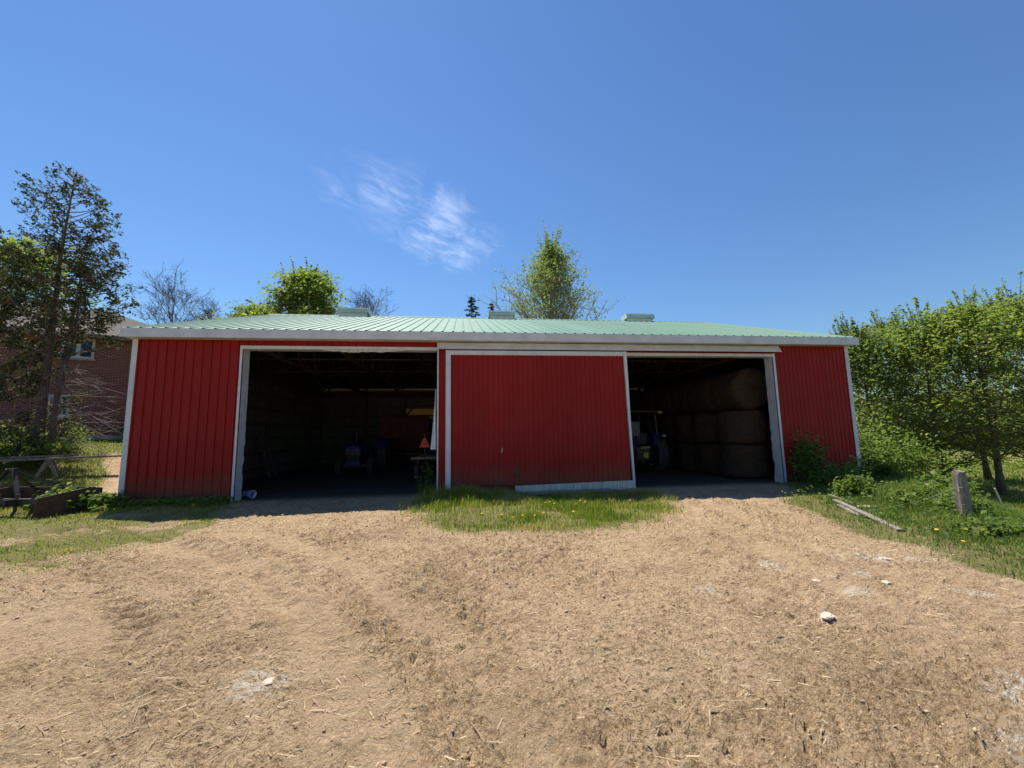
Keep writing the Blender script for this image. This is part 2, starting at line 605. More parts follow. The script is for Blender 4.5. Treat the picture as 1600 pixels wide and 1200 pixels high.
def dirt_mask(x, y):
    w = (fbm(x * 0.9, y * 0.9, 3, 5) - 0.5) * 1.5
    xl = np.interp(y, [-14, -12, -6.1, -5.2, -4.2, -3.1, -2.3, -1.5, 0], [-1.0, 0.6, 2.9, 3.4, 4.0, 4.1, 3.5, 3.0, 2.75])
    xr = np.interp(y, [-14, -9, -8.2, -6.7, -5.2, -3.7, -2.5, 0], [15.2, 14.9, 14.9, 15.1, 15.5, 16.1, 17.0, 18.9])
    d = np.minimum(x - xl, xr - x) + w * 0.55
    # grass island in front of the sliding door
    ix = np.abs(x - 10.75 - 0.12 * (y + 2.6)) / 2.75
    iy = np.abs(y + 2.2) / 2.55
    isl = 1 - (ix ** 3.2 + iy ** 3.2) ** (1 / 3.2)
    isl = isl * 2.2 + w * 0.35
    d = np.minimum(d, -isl)
    m = sstep(-0.55, 0.55, d)
    inside = (x > 0) & (x < 21.7) & (y > -0.05) & (y < 15.7)
    m = np.where(inside, 1.0, m)
    # beaten path beside the left corner
    px = np.interp(y, [1, 3, 5, 8], [-1.2, -2.2, -3.4, -6])
    path = sstep(1.0, 0.5, np.abs(x - px) + w * 0.4) * sstep(1.0, 2.2, y) * sstep(9, 6, y)
    worn = 0.62 * sstep(0.40, 0.68, fbm(x * 0.75 + 40, y * 1.1, 5, 8)) * sstep(5.5, 4.5, x) * sstep(-3.2, -2.2, x) * sstep(-0.9, -1.8, y)
    return np.maximum(np.maximum(m, path), worn)


def track_mask(x, y):
    """packed wheel tracks: arcs into the left bay, a pair of lines into the right bay"""
    wob = 0.35 * (fbm(x * .7, y * .7, 3, 51) - 0.5)
    r = np.hypot(x + 1.5, y + 13.5) + wob
    t = 0
    for rc, wd in ((7.0, 0.20), (8.5, 0.24), (9.0, 0.2), (10.5, 0.24), (11.4, .18)):
        t = np.maximum(t, sstep(1.5, 0.7, np.abs(r - rc) / wd))
    t = t * sstep(11, 8, x)
    for xo, wd in ((0.0, 0.22), (1.7, 0.22), (0.75, .16), (2.5, .16)):
        c = 14.0 + xo - 0.28 * (-y - 2.5) + 0.012 * (y + 2.5) ** 2 + wob
        t = np.maximum(t, sstep(1.5, 0.7, np.abs(x - c) / wd) * sstep(-11.5, -8, y))
    return np.clip(t, 0, 1) * (0.35 + 0.65 * sstep(0.35, 0.6, fbm(x * 0.9, y * 0.9, 3, 53)))


def detail_h(x, y):
    """ruts, clods and hoof marks of the bare yard"""
    h = 0.10 * (fbm(x * 0.35, y * 0.35, 3, 11) - 0.5)
    h = h + 0.075 * (fbm(x * 1.3, y * 1.3, 4, 21) - 0.5)
    # arcs of wheel ruts curling into the left bay
    r = np.hypot(x + 1.5, y + 13.5)
    ru = np.zeros_like(r)
    for rc, wd, am in ((7.6, 0.16, 1.0), (8.05, 0.13, 0.8), (9.3, 0.2, 0.9), (9.75, 0.12, 0.8), (6.7, 0.16, .9), (7.1, .1, .7), (10.6, .15, .7), (11.0, .1, .6)):
        q = (r + 0.25 * (fbm(x, y, 2, 31) - 0.5) - rc) / wd
        ru = ru - am * np.exp(-q * q) + 0.5 * am * np.exp(-(np.abs(q) - 1.7) ** 2 * 2)
    fade = sstep(10.5, 7.0, x) * 0.085
    ang = np.arctan2(y + 13.5, x + 1.5) * r
    lug = 0.65 + 0.35 * np.sin(ang * 22 + 3 * fbm(x * 2, y * 2, 2, 34))
    h = h + ru * fade * (0.35 + 1.3 * fbm(x * 1.5, y * 1.5, 2, 33)) * lug
    # two ruts running out of the right bay
    for xo in (0.0, 1.55):
        q = (x - 14.1 - xo + 0.16 * (y + 3) + 0.3 * (fbm(x * 0.7, y * 0.7, 2, 35) - 0.5) - 0.035 * (y + 3) ** 2 * -1) / 0.22
        h = h - 0.035 * np.exp(-q * q) * sstep(-10.5, -6, y)
    # crumbly clods
    c = fbm(x * 7 + 3 * fbm(x * 2, y * 2, 2, 41), y * 9, 4, 43, 0.6)
    h = h + 0.055 * (np.abs(c - 0.5) * 2) ** 0.8 * (0.35 + 1.1 * fbm(x * 0.8, y * 0.8, 2, 44))
    rough = 0.35 + 1.3 * sstep(0.3, 0.7, fbm(x * 0.6, y * 0.6, 3, 48))
    c2 = np.abs(fbm(x * 11, y * 15, 3, 47, 0.6) - 0.5) * 2
    c3 = fbm(x * 26, y * 30, 2, 49)
    tk = track_mask(x, y)
    h = h - 0.022 * tk
    rough = rough * (1 - 0.8 * tk)
    return h + rough * (0.060 * c2 ** 0.85 - 0.02 + 0.038 * (c3 - 0.5))


def ground_z(x, y):
    x = np.asarray(x, float)
    y = np.asarray(y, float)
    d = dirt_mask(x, y)
    out = ((x < -0.05) | (x > 21.8) | (y < -0.05)).astype(float)
    near = sstep(60, 25, np.hypot(x - 9, y + 6))
    b = base_h(x, y)
    det = detail_h(x, y) * d * sstep(0.2, -1.0, y) - 0.02
    gr = (fbm(x * 0.7, y * 0.7, 3, 61) - 0.5) * 0.22 * (1 - d) * sstep(-0.1, -1.5, np.minimum(y, 0 * y + 5)) * out
    gr = gr + 0.05 * (fbm(x * 5, y * 6, 3, 63) - 0.5) * (1 - d) * out
    return b + det * near + gr * near
#TERRAIN-END


# ================================================================ THE GROUND
def axis(segs):
    out = []
    for a, b, s in segs:
        n = max(1, int(round((b - a) / s)))
        out.extend(np.linspace(a, b, n, endpoint=False))
    out.append(segs[-1][1])
    return np.array(out)


gx = axis([(-2500, -300, 300), (-300, -60, 30), (-60, -14, 2.0), (-14, -3, 0.3), (-3, 2.4, 0.12), (2.4, 16.4, 0.026),
           (16.4, 24, 0.13), (24, 36, 0.45), (36, 90, 3), (90, 330, 30), (330, 2500, 310)])
gy = axis([(-2500, -300, 300), (-300, -30, 30), (-30, -12.3, 1.0), (-12.3, -10.2, 0.2), (-10.2, -2.4, 0.023), (-2.4, 0.2, 0.07),
           (0.2, 16, 0.35), (16, 40, 1.2), (40, 100, 5), (100, 300, 25), (300, 2500, 310)])
GX, GY = np.meshgrid(gx, gy)
GZ = ground_z(GX, GY)
DM = dirt_mask(GX, GY)
chalk = np.zeros_like(GX)
for cx, cy, cr in ((14.1, -7.15, .30), (13.75, -7.05, .2), (13.35, -7.7, .22), (14.6, -7.35, .25), (12.3, -9.72, .34), (11.75, -10.1, .3), (7.45, -8.9, .30),
                   (12.05, -8.6, .13), (11.4, -7.8, .18), (12.9, -8.1, .2), (9.4, -5.9, .15), (12.6, -7.2, .22), (13.9, -8.4, .2)):
    cr = cr * 0.8
    chalk = np.maximum(chalk, sstep(1.0, 0.25, np.hypot((GX - cx) / 1.25, GY - cy) / cr + 0.7 * (fbm(GX * 4, GY * 4, 3, 71) - 0.5)))
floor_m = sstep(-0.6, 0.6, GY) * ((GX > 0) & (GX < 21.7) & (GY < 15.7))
nx, ny = len(gx), len(gy)
GV = np.stack([GX, GY, GZ], -1).reshape(-1, 3)
ii, jj = np.meshgrid(np.arange(nx - 1), np.arange(ny - 1))
q0 = (jj * nx + ii).ravel()
GF = np.stack([q0, q0 + 1, q0 + nx + 1, q0 + nx], 1)
fd = DM.ravel()[GF].mean(1) > 0.5
fc = GV[GF].mean(1)
is_floor = (fc[:, 0] > 0) & (fc[:, 0] < 21.7) & (fc[:, 1] > 0) & (fc[:, 1] < 15.65)
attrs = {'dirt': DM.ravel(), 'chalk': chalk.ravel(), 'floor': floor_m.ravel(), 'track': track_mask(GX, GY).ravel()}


def ground_piece(name, sel):
    F = GF[sel]
    used, inv = np.unique(F, return_inverse=True)
    o = np_mesh(name, GV[used], inv.reshape(F.shape), 'ground', smooth=True)
    for k, a in attrs.items():
        at = o.data.attributes.new(k, 'FLOAT', 'POINT')
        at.data.foreach_set('value', a[used].astype(np.float32))
    o['kind'] = 'structure'
    return o


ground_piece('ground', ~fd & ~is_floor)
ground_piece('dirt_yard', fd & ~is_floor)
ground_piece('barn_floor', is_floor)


# ================================================================ THE BARN
BX, BY, BH = 21.73, 15.64, 4.42
RZ = 7.41                                   # ridge
EY, EZ = -0.37, 4.63                        # eave edge, roof surface
barn = empty('barn', (0, 0, 0))
tag(barn, 'long red metal-sided pole barn with mint green roof and two open bays', 'barn')


def rib_profile(W, pitch, rh, minor):
    pts = [(0.0, 0.0)]
    n = max(1, int(round(W / pitch)))
    p = W / n
    for i in range(n):
        c = (i + 0.5) * p
        w1, w2 = 0.030, 0.018
        pts += [(c - w1, 0), (c - w2, rh), (c + w2, rh), (c + w1, 0)]
        if minor and i < n - 1:
            c2 = (i + 1.0) * p
            pts += [(c2 - 0.03, 0), (c2 - 0.018, rh * 0.3), (c2 + 0.018, rh * 0.3), (c2 + 0.03, 0)]
    pts.append((W, 0.0))
    return pts


def sheet_mesh(name, W, z0a, z1a, z1b=None, pitch=0.229, rh=0.019, minor=False, out='red', inn='galv'):
    """ribbed steel sheet in local XZ, ribs towards -Y, with its own thickness"""
    z1b = z1a if z1b is None else z1b
    pr = rib_profile(W, pitch, rh, minor)
    n = len(pr)
    vs = []
    for dy in (0.0, 0.0025):
        for x, h in pr:
            zt = z1a + (z1b - z1a) * x / W
            vs.append((x, -h + dy, z0a))
            vs.append((x, -h + dy, zt))
    fs = []
    mi = []
    for i in range(n - 1):
        a = 2 * i
        fs.append((a, a + 2, a + 3, a + 1))
        mi.append(0)
        b = 2 * n + 2 * i
        fs.append((b, b + 1, b + 3, b + 2))
        mi.append(1)
        fs.append((a, b, b + 2, a + 2))
        mi.append(0)
        fs.append((a + 1, a + 3, b + 3, b + 1))
        mi.append(0)
    me = bpy.data.meshes.new(name)
    me.from_pydata(vs, [], fs)
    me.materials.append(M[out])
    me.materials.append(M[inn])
    me.polygons.foreach_set('material_index', mi)
    me.update()
    return me


_sheets = {}


def run(u0, u1, z0, z1, place, out='red', name='wall_sheet', parent=None, pitch=0.229, minor=False, jig=0.0):
    """row of sheets from u0 to u1; place(u) gives location and rotation"""
    n = max(1, int(math.ceil((u1 - u0) / 0.93)))
    W = (u1 - u0) / n
    for i in range(n):
        key = (round(W, 4), z0, z1, out, pitch, minor)
        if key not in _sheets:
            _sheets[key] = sheet_mesh(name, W, z0, z1, None, pitch, 0.030 if pitch > 0.2 else 0.018, minor, out)
        loc, rot = place(u0 + i * W)
        j = random.uniform(-jig, jig)
        link_mesh(name, _sheets[key], parent or barn, (loc[0], loc[1] + j, loc[2]), rot)


front = lambda u: ((u, 0.0, 0.0), (0, 0, 0))
run(0.0, 2.74, -0.15, BH, front, jig=0.003)                     # left of the left bay
run(2.74, 8.14, 4.20, BH, front)                                # above the left bay
run(8.14, 13.62, -0.15, BH, front, pitch=0.17)                  # behind the sliding door
run(13.62, 19.02, 4.10, BH, front)                              # above the right bay
run(19.02, BX, -0.15, BH, front, pitch=0.15, jig=0.003)         # right of the right bay
back = lambda u: ((BX - u, BY, 0.0), (0, 0, math.pi))
run(0, BX - 8.6, -0.15, BH, back)
run(BX - 8.6, BX - 5.2, -0.15, 2.80, back)
run(BX - 8.6, BX - 5.2, 3.42, BH, back)
MB().box(0.02, BX - 0.02, BY - 0.004, BY + 0.03, BH - 0.1, EZ - 0.02).build('eave_board', 'lumber', barn)
MB().box(0.02, BX - 0.02, 0.004, 0.04, BH - 0.06, EZ + 0.02).build('eave_board', 'lumber', barn)
run(BX - 8.6, BX - 5.2, 2.80, 3.42, back, out='fibreglass', name='skylight_strip')
for me in bpy.data.meshes:
    if me.name.startswith('skylight_strip'):
        me.materials[1] = M['fibreglass']
run(BX - 5.2, BX, -0.15, BH, back)
# gable ends follow the roof line
NG = 17
for side in (0, 1):
    for i in range(NG):
        W = BY / NG
        ya, yb = i * W, (i + 1) * W

        def top(y):
            return EZ - 0.06 + (RZ - EZ) * (min(y, BY - y) + 0.37) / (BY / 2 + 0.37)
        if side == 0:      # left wall, outside faces -X
            me = sheet_mesh('gable_sheet', W, -0.15, top(yb), top(ya))
            link_mesh('gable_sheet', me, barn, (0.0, yb, 0), (0, 0, -math.pi / 2))
        else:
            me = sheet_mesh('gable_sheet', W, -0.15, top(ya), top(yb))
            link_mesh('gable_sheet', me, barn, (BX, ya, 0), (0, 0, math.pi / 2))

# roof: 24 sheets a slope, ribs up
SL = math.hypot(BY / 2 - EY, RZ - EZ)
PITCH_R = math.atan2(RZ - EZ, BY / 2 - EY)
RW = (BX + 0.18) / 24
roof_me = sheet_mesh('roof_sheet', RW, 0.0, SL, None, 0.304, 0.024, False, 'roof', 'galv')
for i in range(24):
    x = -0.09 + i * RW
    # local +Z runs up the slope, local -Y is the outside
    o = link_mesh('roof_sheet', roof_me, barn, (x, EY, EZ), (-(math.pi / 2 - PITCH_R), 0, 0))
    o = link_mesh('roof_sheet', roof_me, barn, (x + RW, BY - EY, EZ), (-(math.pi / 2 - PITCH_R), 0, math.pi))
rc = MB()
rc.add([(-0.1, BY / 2 - 0.17, RZ - 0.035), (BX + 0.1, BY / 2 - 0.17, RZ - 0.035), (BX + 0.1, BY / 2, RZ + 0.035), (-0.1, BY / 2, RZ + 0.035),
        (BX + 0.1, BY / 2 + 0.17, RZ - 0.035), (-0.1, BY / 2 + 0.17, RZ - 0.035)], [(0, 1, 2, 3), (3, 2, 4, 5)])
rc.build('ridge_cap', 'roof', barn)
# fascia, soffit, rake boards
MB().box(-0.10, BX + 0.10, EY - 0.025, EY - 0.002, EZ - 0.255, EZ - 0.012).build('fascia', 'trim', barn, bevel=0.004)
MB().box(-0.08, BX + 0.08, EY, -0.022, EZ - 0.235, EZ - 0.222).build('soffit', 'trim', barn)
MB().box(-0.10, BX + 0.10, BY - EY + 0.002, BY - EY + 0.025, EZ - 0.255, EZ - 0.012).build('fascia', 'trim', barn)
for x in (-0.1, BX + 0.078):
    for s in (0, 1):
        y0, y1 = (EY, BY / 2) if s == 0 else (BY - EY, BY / 2)
        b = MB()
        b.add([(x + dx, y, z + dz) for y, z in ((y0, EZ - 0.012), (y1, RZ - 0.012)) for dx in (0, 0.022) for dz in (-0.2, 0)],
              [(0, 1, 3, 2), (4, 6, 7, 5), (0, 2, 6, 4), (1, 5, 7, 3), (0, 4, 5, 1), (2, 3, 7, 6)])
        b.build('rake_board', 'trim', barn)
# corner trims
for x0, x1, sx in ((-0.025, 0.10, -1), (BX - 0.10, BX + 0.025, 1)):
    b = MB().box(x0, x1, -0.036, -0.023, -0.12, BH - 0.03)
    xs = (-0.036, -0.024) if sx < 0 else (BX + 0.024, BX + 0.036)
    b.box(xs[0], xs[1], -0.036, 0.10, -0.12, BH - 0.03)
    b.build('corner_trim', 'trim', barn)
MB().box(20.4, BX, -0.05, -0.03, -0.1, 0.02).build('sill_trim', 'trim', barn)


def jamb(x, face_w, ret_dir, z1, wav, seed, name='door_jamb'):
    """front face strip plus a return into the bay with a ragged inner edge"""
    rng = random.Random(seed)
    b = MB()
    xa, xb = (x, x + face_w) if ret_dir > 0 else (x - face_w, x)
    b.box(xa, xb, -0.036, -0.022, -0.1, z1)
    xr = xb if ret_dir > 0 else xa
    N = 26
    vs, fs = [], []
    for i in range(N + 1):
        z = -0.1 + (z1 + 0.1) * i / N
        d = 0.33 + rng.uniform(-1, 1) * wav * (1.6 if i < N * 0.45 else 0.5)
        for xx in (xr, xr - 0.02 * ret_dir):
            vs += [(xx, -0.036, z), (xx, d, z)]
    for i in range(N):
        a = 4 * i
        c = a + 4
        fs += [(a, c, c + 1, a + 1), (a + 2, a + 3, c + 3, c + 2), (a + 1, c + 1, c + 3, a + 3), (a, a + 2, c + 2, c)]
    b.add(vs, fs)
    return b.build(name, 'trim', barn)


jamb(2.70, 0.085, 1, 4.24, 0.03, 3)
jamb(8.16, 0.06, -1, 4.17, 0.03, 4)
jamb(13.60, 0.06, 1, 4.10, 0.02, 5)
jamb(19.04, 0.10, -1, 4.14, 0.03, 6)
MB().box(2.70, 8.16, -0.038, -0.0225, 4.145, 4.24).box(2.76, 8.12, -0.02, 0.30, 4.15, 4.165).build('door_header', 'trim', barn)
MB().box(13.6, 19.04, -0.038, -0.0225, 4.03, 4.125).box(13.62, 18.95, -0.02, 0.30, 4.04, 4.055).build('door_header', 'trim', barn)
# sagging house-wrap under the left header
b = MB()
N = 40
vs, fs = [], []
rg = random.Random(9)
for i in range(N + 1):
    t = i / N
    x = 4.75 + 2.5 * t
    sag = 0.085 * math.sin(math.pi * t) ** 0.7 * (0.75 + 0.5 * rg.random()) + 0.008
    for j in range(4):
        z = 4.16 - sag * j / 3
        vs.append((x, -0.042 - 0.03 * math.sin(math.pi * j / 3) * math.sin(math.pi * t) * (0.6 + 0.8 * rg.random()), z))
for i in range(N):
    for j in range(3):
        a = i * 4 + j
        fs.append((a, a + 1, a + 5, a + 4))
b.add(vs, fs)
o = b.build('loose_wrap', 'trim_old', barn, smooth=True)
o['label'] = 'torn cream wrap sagging from the left header'
# torn white flap hanging on the centre post
b = MB()
vs, fs = [], []
for i in range(13):
    t = i / 12
    z = 3.0 - 1.75 * t
    w = 0.03 + 0.13 * t ** 1.5
    for j in range(4):
        vs.append((8.09 - w * j / 3, 0.05 + 0.03 * math.sin(5 * t + 1.2 * j), z))
for i in range(12):
    for j in range(3):
        a = i * 4 + j
        fs.append((a, a + 4, a + 5, a + 1))
b.add(vs, fs)
o = b.build('torn_flap', 'trim', barn, smooth=True)
o['label'] = 'torn white sheet hanging on the centre post'

# track cover over the sliding door
b = MB()
x0, x1 = 8.12, 19.12
b.add([(x0, -0.03, 4.39), (x1, -0.03, 4.39), (x1, -0.13, 4.365), (x0, -0.13, 4.365), (x1 + 0.06, -0.20, 4.16), (x0, -0.20, 4.16), (x1 + 0.06, -0.185, 4.16), (x0, -0.185, 4.16)],
      [(0, 1, 2, 3), (3, 2, 4, 5), (5, 4, 6, 7)])
b.build('track_cover', 'trim', barn)
MB().box(8.2, 19.0, -0.15, -0.11, 4.20, 4.245).build('door_track', 'galv', barn)

# sliding door
door = empty('sliding_door', (0, 0, 0))
door.parent = barn
door['label'] = 'red ribbed sliding door with white frame'
dplace = lambda u: ((u, -0.10, 0.0), (0, 0, 0))
run(8.50, 13.86, 0.20, 4.06, dplace, out='red2', name='door_sheet', parent=door, pitch=0.152, minor=False, jig=0.004)
MB().box(8.37, 8.515, -0.145, -0.085, 0.02, 4.135).build('door_stile', 'trim', door, bevel=0.004)
MB().box(8.515, 13.80, -0.142, -0.087, 4.00, 4.135).build('door_rail', 'trim', door, bevel=0.004)
b = MB()
b.add([(x, y, z) for z, xa, xb in ((0.16, 13.92, 13.975), (1.9, 13.86, 13.93), (4.135, 13.80, 13.905)) for x in (xa, xb) for y in (-0.165, -0.09)],
      [(0, 1, 3, 2), (8, 10, 11, 9)] + [f for k in (0, 4) for f in ((k, k + 2, k + 6, k + 4), (k + 1, k + 5, k + 7, k + 3), (k, k + 4, k + 5, k + 1), (k + 2, k + 3, k + 7, k + 6))])
b.build('door_stile', 'trim', door)
MB().add([(x, y, z) for x, za, zb in ((10.35, -0.1, 0.17), (13.98, -0.02, 0.22)) for z in (za, zb) for y in (-0.15, -0.09)],
         [(0, 2, 3, 1), (4, 5, 7, 6), (0, 4, 6, 2), (1, 3, 7, 5), (2, 6, 7, 3), (0, 1, 5, 4)]).build('skirt_board', 'trim_old', door)
# small dents and a rub-hole in the sheet
MB().lathe([(0.001, -0.003), (0.08, -0.002), (0.10, 0.006), (0.11, 0.02)], 9, 'Y', (10.42, -0.128, 0.56)).build('rub_hole', 'rust', door)
MB().bar((9.98, -0.124, 1.12), (10.0, -0.124, 1.26), 0.018, 0.006, (0, 1, 0)).build('paint_scratch', 'trim', door)
MB().bar((2.42, -0.024, 0.66), (2.60, -0.024, 0.63), 0.028, 0.006, (0, 1, 0)).build('paint_scratch', 'rust', barn)

# posts, girts, trusses and purlins inside
for y in (2.6, 5.2, 7.8, 10.4, 13.0):
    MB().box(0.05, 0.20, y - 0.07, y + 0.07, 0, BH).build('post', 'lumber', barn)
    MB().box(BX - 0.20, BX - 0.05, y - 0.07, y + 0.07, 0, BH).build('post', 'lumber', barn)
for x in (2.5, 8.33, 10.9, 13.4, 19.25):
    MB().box(x - 0.07, x + 0.07, 0.05, 0.20, -0.1, BH).build('post', 'lumber', barn)
for x in (2.7, 5.15, 8.75, 12.2, 14.8, 17.4, 19.9):
    MB().box(x - 0.07, x + 0.07, BY - 0.20, BY - 0.05, 0, BH).build('post', 'lumber', barn)
MB().box(8.20, 8.38, 8.6, 8.78, 0, BH).build('post', 'lumber', barn)
for z in (0.35, 1.0, 1.65, 2.3, 2.95, 3.6, 4.25):
    MB().box(0.006, 0.048, 0.2, BY - 0.2, z - 0.07, z + 0.07).build('girt', 'lumber', barn)
    MB().box(BX - 0.048, BX - 0.006, 0.2, BY - 0.2, z - 0.07, z + 0.07).build('girt', 'lumber', barn)
    MB().box(0.2, BX - 0.2, BY - 0.048, BY - 0.006, z - 0.06, z + 0.06).build('girt', 'lumber', barn)
MB().bar((5.25, BY - 0.1, 3.0), (6.3, BY - 0.1, 4.2), 0.05, 0.1).build('brace', 'lumber', barn)
tz = 4.34
for i in range(10):
    x = 0.42 + i * 2.32
    t = MB()
    top_at = lambda y: EZ - 0.12 + (RZ - EZ) * (min(y, BY - y) + 0.37) / (BY / 2 + 0.37)
    t.bar((x, 0.1, tz), (x, BY - 0.1, tz), 0.045, 0.13)
    t.bar((x, 0.1, top_at(0.1) - 0.08), (x, BY / 2, top_at(BY / 2) - 0.08), 0.045, 0.13)
    t.bar((x, BY - 0.1, top_at(0.1) - 0.08), (x, BY / 2, top_at(BY / 2) - 0.08), 0.045, 0.13)
    yy = [0.9, 2.5, 4.2, 5.9, BY / 2]
    for k in range(4):
        ya, yb = yy[k], yy[k + 1]
        for m in (0, 1):
            f = (lambda q: q) if m == 0 else (lambda q: BY - q)
            t.bar((x, f(ya), tz), (x, f((ya + yb) / 2), top_at((ya + yb) / 2) - 0.1), 0.04, 0.09)
            t.bar((x, f((ya + yb) / 2), top_at((ya + yb) / 2) - 0.1), (x, f(yb), tz), 0.04, 0.09)
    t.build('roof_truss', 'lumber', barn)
for k in range(11):
    f = k / 10
    for s in (0, 1):
        y = 0.0 + (BY / 2 - 0.1) * f
        z = EZ - 0.07 + (RZ - EZ) * (y + 0.37) / (BY / 2 + 0.37) - 0.035
        y = y if s == 0 else BY - y
        MB().box(0.05, BX - 0.05, y - 0.045, y + 0.045, z - 0.03, z + 0.02).build('purlin', 'lumber', barn)
for y in (3.1, 6.0):
    MB().bar((0.3, y, tz + 0.09), (BX - 0.3, y, tz + 0.09), 0.09, 0.04).build('truss_tie', 'lumber', barn)

# roof ventilators on the ridge: pale hood on a green curb
vb = []
for xa, xb in ((3.03, 4.45), (10.18, 11.47), (17.27, 18.75)):
    v = MB()
    yc = BY / 2
    pr = [(-0.36, RZ + 0.06), (-0.40, RZ + 0.10), (-0.37, RZ + 0.20), (-0.30, RZ + 0.26), (0.30, RZ + 0.26), (0.37, RZ + 0.20), (0.40, RZ + 0.10), (0.36, RZ + 0.06)]
    n = len(pr)
    vs = [(x, yc + a, z) for x in (xa, xb) for a, z in pr]
    fs = [(k, k + 1, n + k + 1, n + k) for k in range(n - 1)] + [tuple(range(n)), tuple(range(2 * n - 1, n - 1, -1)), (0, n, 2 * n - 1, n - 1)]
    v.add(vs, fs)
    vent = MB().box(xa + 0.08, xb - 0.08, yc - 0.30, yc + 0.30, RZ - 0.16, RZ + 0.12).build('roof_vent', 'vent_white', barn)
    v.build('hood', 'vent_green', vent)
    MB().box(xa - 0.02, xb + 0.02, yc - 0.36, yc + 0.36, RZ + 0.235, RZ + 0.315).build('hood_cap', 'vent_white', vent)
    for x in (xa - 0.016, xb):
        w = MB()
        w.add([(x + dx, yc + a * 1.03, RZ + 0.1 + (z - RZ - 0.1) * 0.9) for dx in (0, 0.016) for a, z in pr],
              [tuple(range(n)), tuple(range(2 * n - 1, n - 1, -1))] + [(k, n + k, n + (k + 1) % n, (k + 1) % n) for k in range(n)])
        w.build('end_cap', 'vent_white', vent)

# ================================================================ THINGS INSIDE THE BARN
# round bales: bottom two tiers stand on end, the top tier lies with its flat face to the doors
def bale_mesh(R, L, seed):
    rng = np.random.default_rng(seed)
    n = 44
    prof = [(0.0, 0.0), (R * 0.35, -0.03), (R * 0.7, 0.01), (R * 0.9, 0.03), (R, 0.10)] + [(R * (1 + 0.012 * math.sin(9 * t)), 0.1 + (L - 0.2) * t) for t in np.linspace(0.08, 0.92, 12)] + \
           [(R, L - 0.10), (R * 0.9, L - 0.03), (R * 0.7, L - 0.01), (R * 0.35, L + 0.02), (0.0, L)]
    V, F = [], []
    for i, (r, h) in enumerate(prof):
        for k in range(n):
            a = 2 * math.pi * k / n
            rr = r * (1 + rng.normal(0, 0.017)) + (0.03 * math.sin(2 * a + seed)) + 0.02 * math.sin(5 * a + 3 * h)
            if r == 0:
                rr = 0
            V.append((rr * math.cos(a), rr * math.sin(a), h + rng.normal(0, 0.022)))
    for i in range(len(prof) - 1):
        for k in range(n):
            F.append((i * n + k, i * n + (k + 1) % n, (i + 1) * n + (k + 1) % n, (i + 1) * n + k))
    me = bpy.data.meshes.new('round_bale')
    me.from_pydata(V, [], F)
    me.polygons.foreach_set('use_smooth', [True] * len(F))
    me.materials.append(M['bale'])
    me.update()
    return me


bale_stand = [bale_mesh(0.73, 1.17, s) for s in (1, 2, 3)]
bale_lie = [bale_mesh(0.74, 1.36, s) for s in (4, 5, 6)]
ordinal = ['nearest the door', 'second from the door', 'third from the door', 'fourth from the door', 'fifth from the door', 'sixth from the door', 'seventh from the door', 'eighth from the door']
for i in range(8):
    y = 1.55 + 1.52 * i
    for tier, tn in ((0, 'bottom'), (1, 'middle'), (2, 'top')):
        jx, jy = random.uniform(-.05, .05), random.uniform(-.03, .03)
        if tier < 2:
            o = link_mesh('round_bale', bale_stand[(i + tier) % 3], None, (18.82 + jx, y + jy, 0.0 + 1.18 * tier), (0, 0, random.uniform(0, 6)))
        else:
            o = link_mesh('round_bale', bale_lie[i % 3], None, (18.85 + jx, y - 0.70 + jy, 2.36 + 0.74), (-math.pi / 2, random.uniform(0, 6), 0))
            o.rotation_mode = 'ZXY'
        lab = ('brown round hay bale lying on its side in the top tier, ' if tier == 2 else 'brown round hay bale standing on end in the %s tier, ' % tn) + ordinal[i]
        tag(o, lab, 'hay bale', 'round bales stacked three high in the right bay')


def wheel(parent, name, c, R, W, rimR, mat_rim, lugs=22):
    """c: centre, axle along X"""
    w = MB()
    h = W / 2
    w.lathe([(rimR, -h * 0.8), (R * 0.80, -h), (R * 0.93, -h * 0.97), (R * 0.965, -h * 0.75), (R * 0.965, h * 0.75), (R * 0.93, h * 0.97), (R * 0.80, h), (rimR, h * 0.8)], 32, 'X', c)
    for k in range(lugs):
        a = 2 * math.pi * k / lugs
        for s in (-1, 1):
            a2 = a + (math.pi / lugs if s > 0 else 0)
            p0 = Vector((c[0] + s * h * 0.98, c[1] + R * 0.955 * math.cos(a2), c[2] + R * 0.955 * math.sin(a2)))
            a3 = a2 + 0.26
            p1 = Vector((c[0] + s * 0.01, c[1] + R * 0.972 * math.cos(a3), c[2] + R * 0.972 * math.sin(a3)))
            nrm = Vector((0, math.cos((a2 + a3) / 2), math.sin((a2 + a3) / 2)))
            w.bar(p0, p1, R * 0.055, R * 0.075, nrm)
    tyre = w.build(name, 'rubber', parent)
    r = MB().lathe([(0.0, -0.03), (rimR * 0.35, -0.05), (rimR * 0.45, 0.0), (rimR * 0.85, 0.02), (rimR * 1.02, -h * 0.7), (rimR * 1.06, -h * 0.7), (rimR * 1.06, h * 0.7), (rimR * 0.85, 0.06), (0.0, 0.06)], 24, 'X', c)
    r.build('rim', mat_rim, tyre)
    return tyre


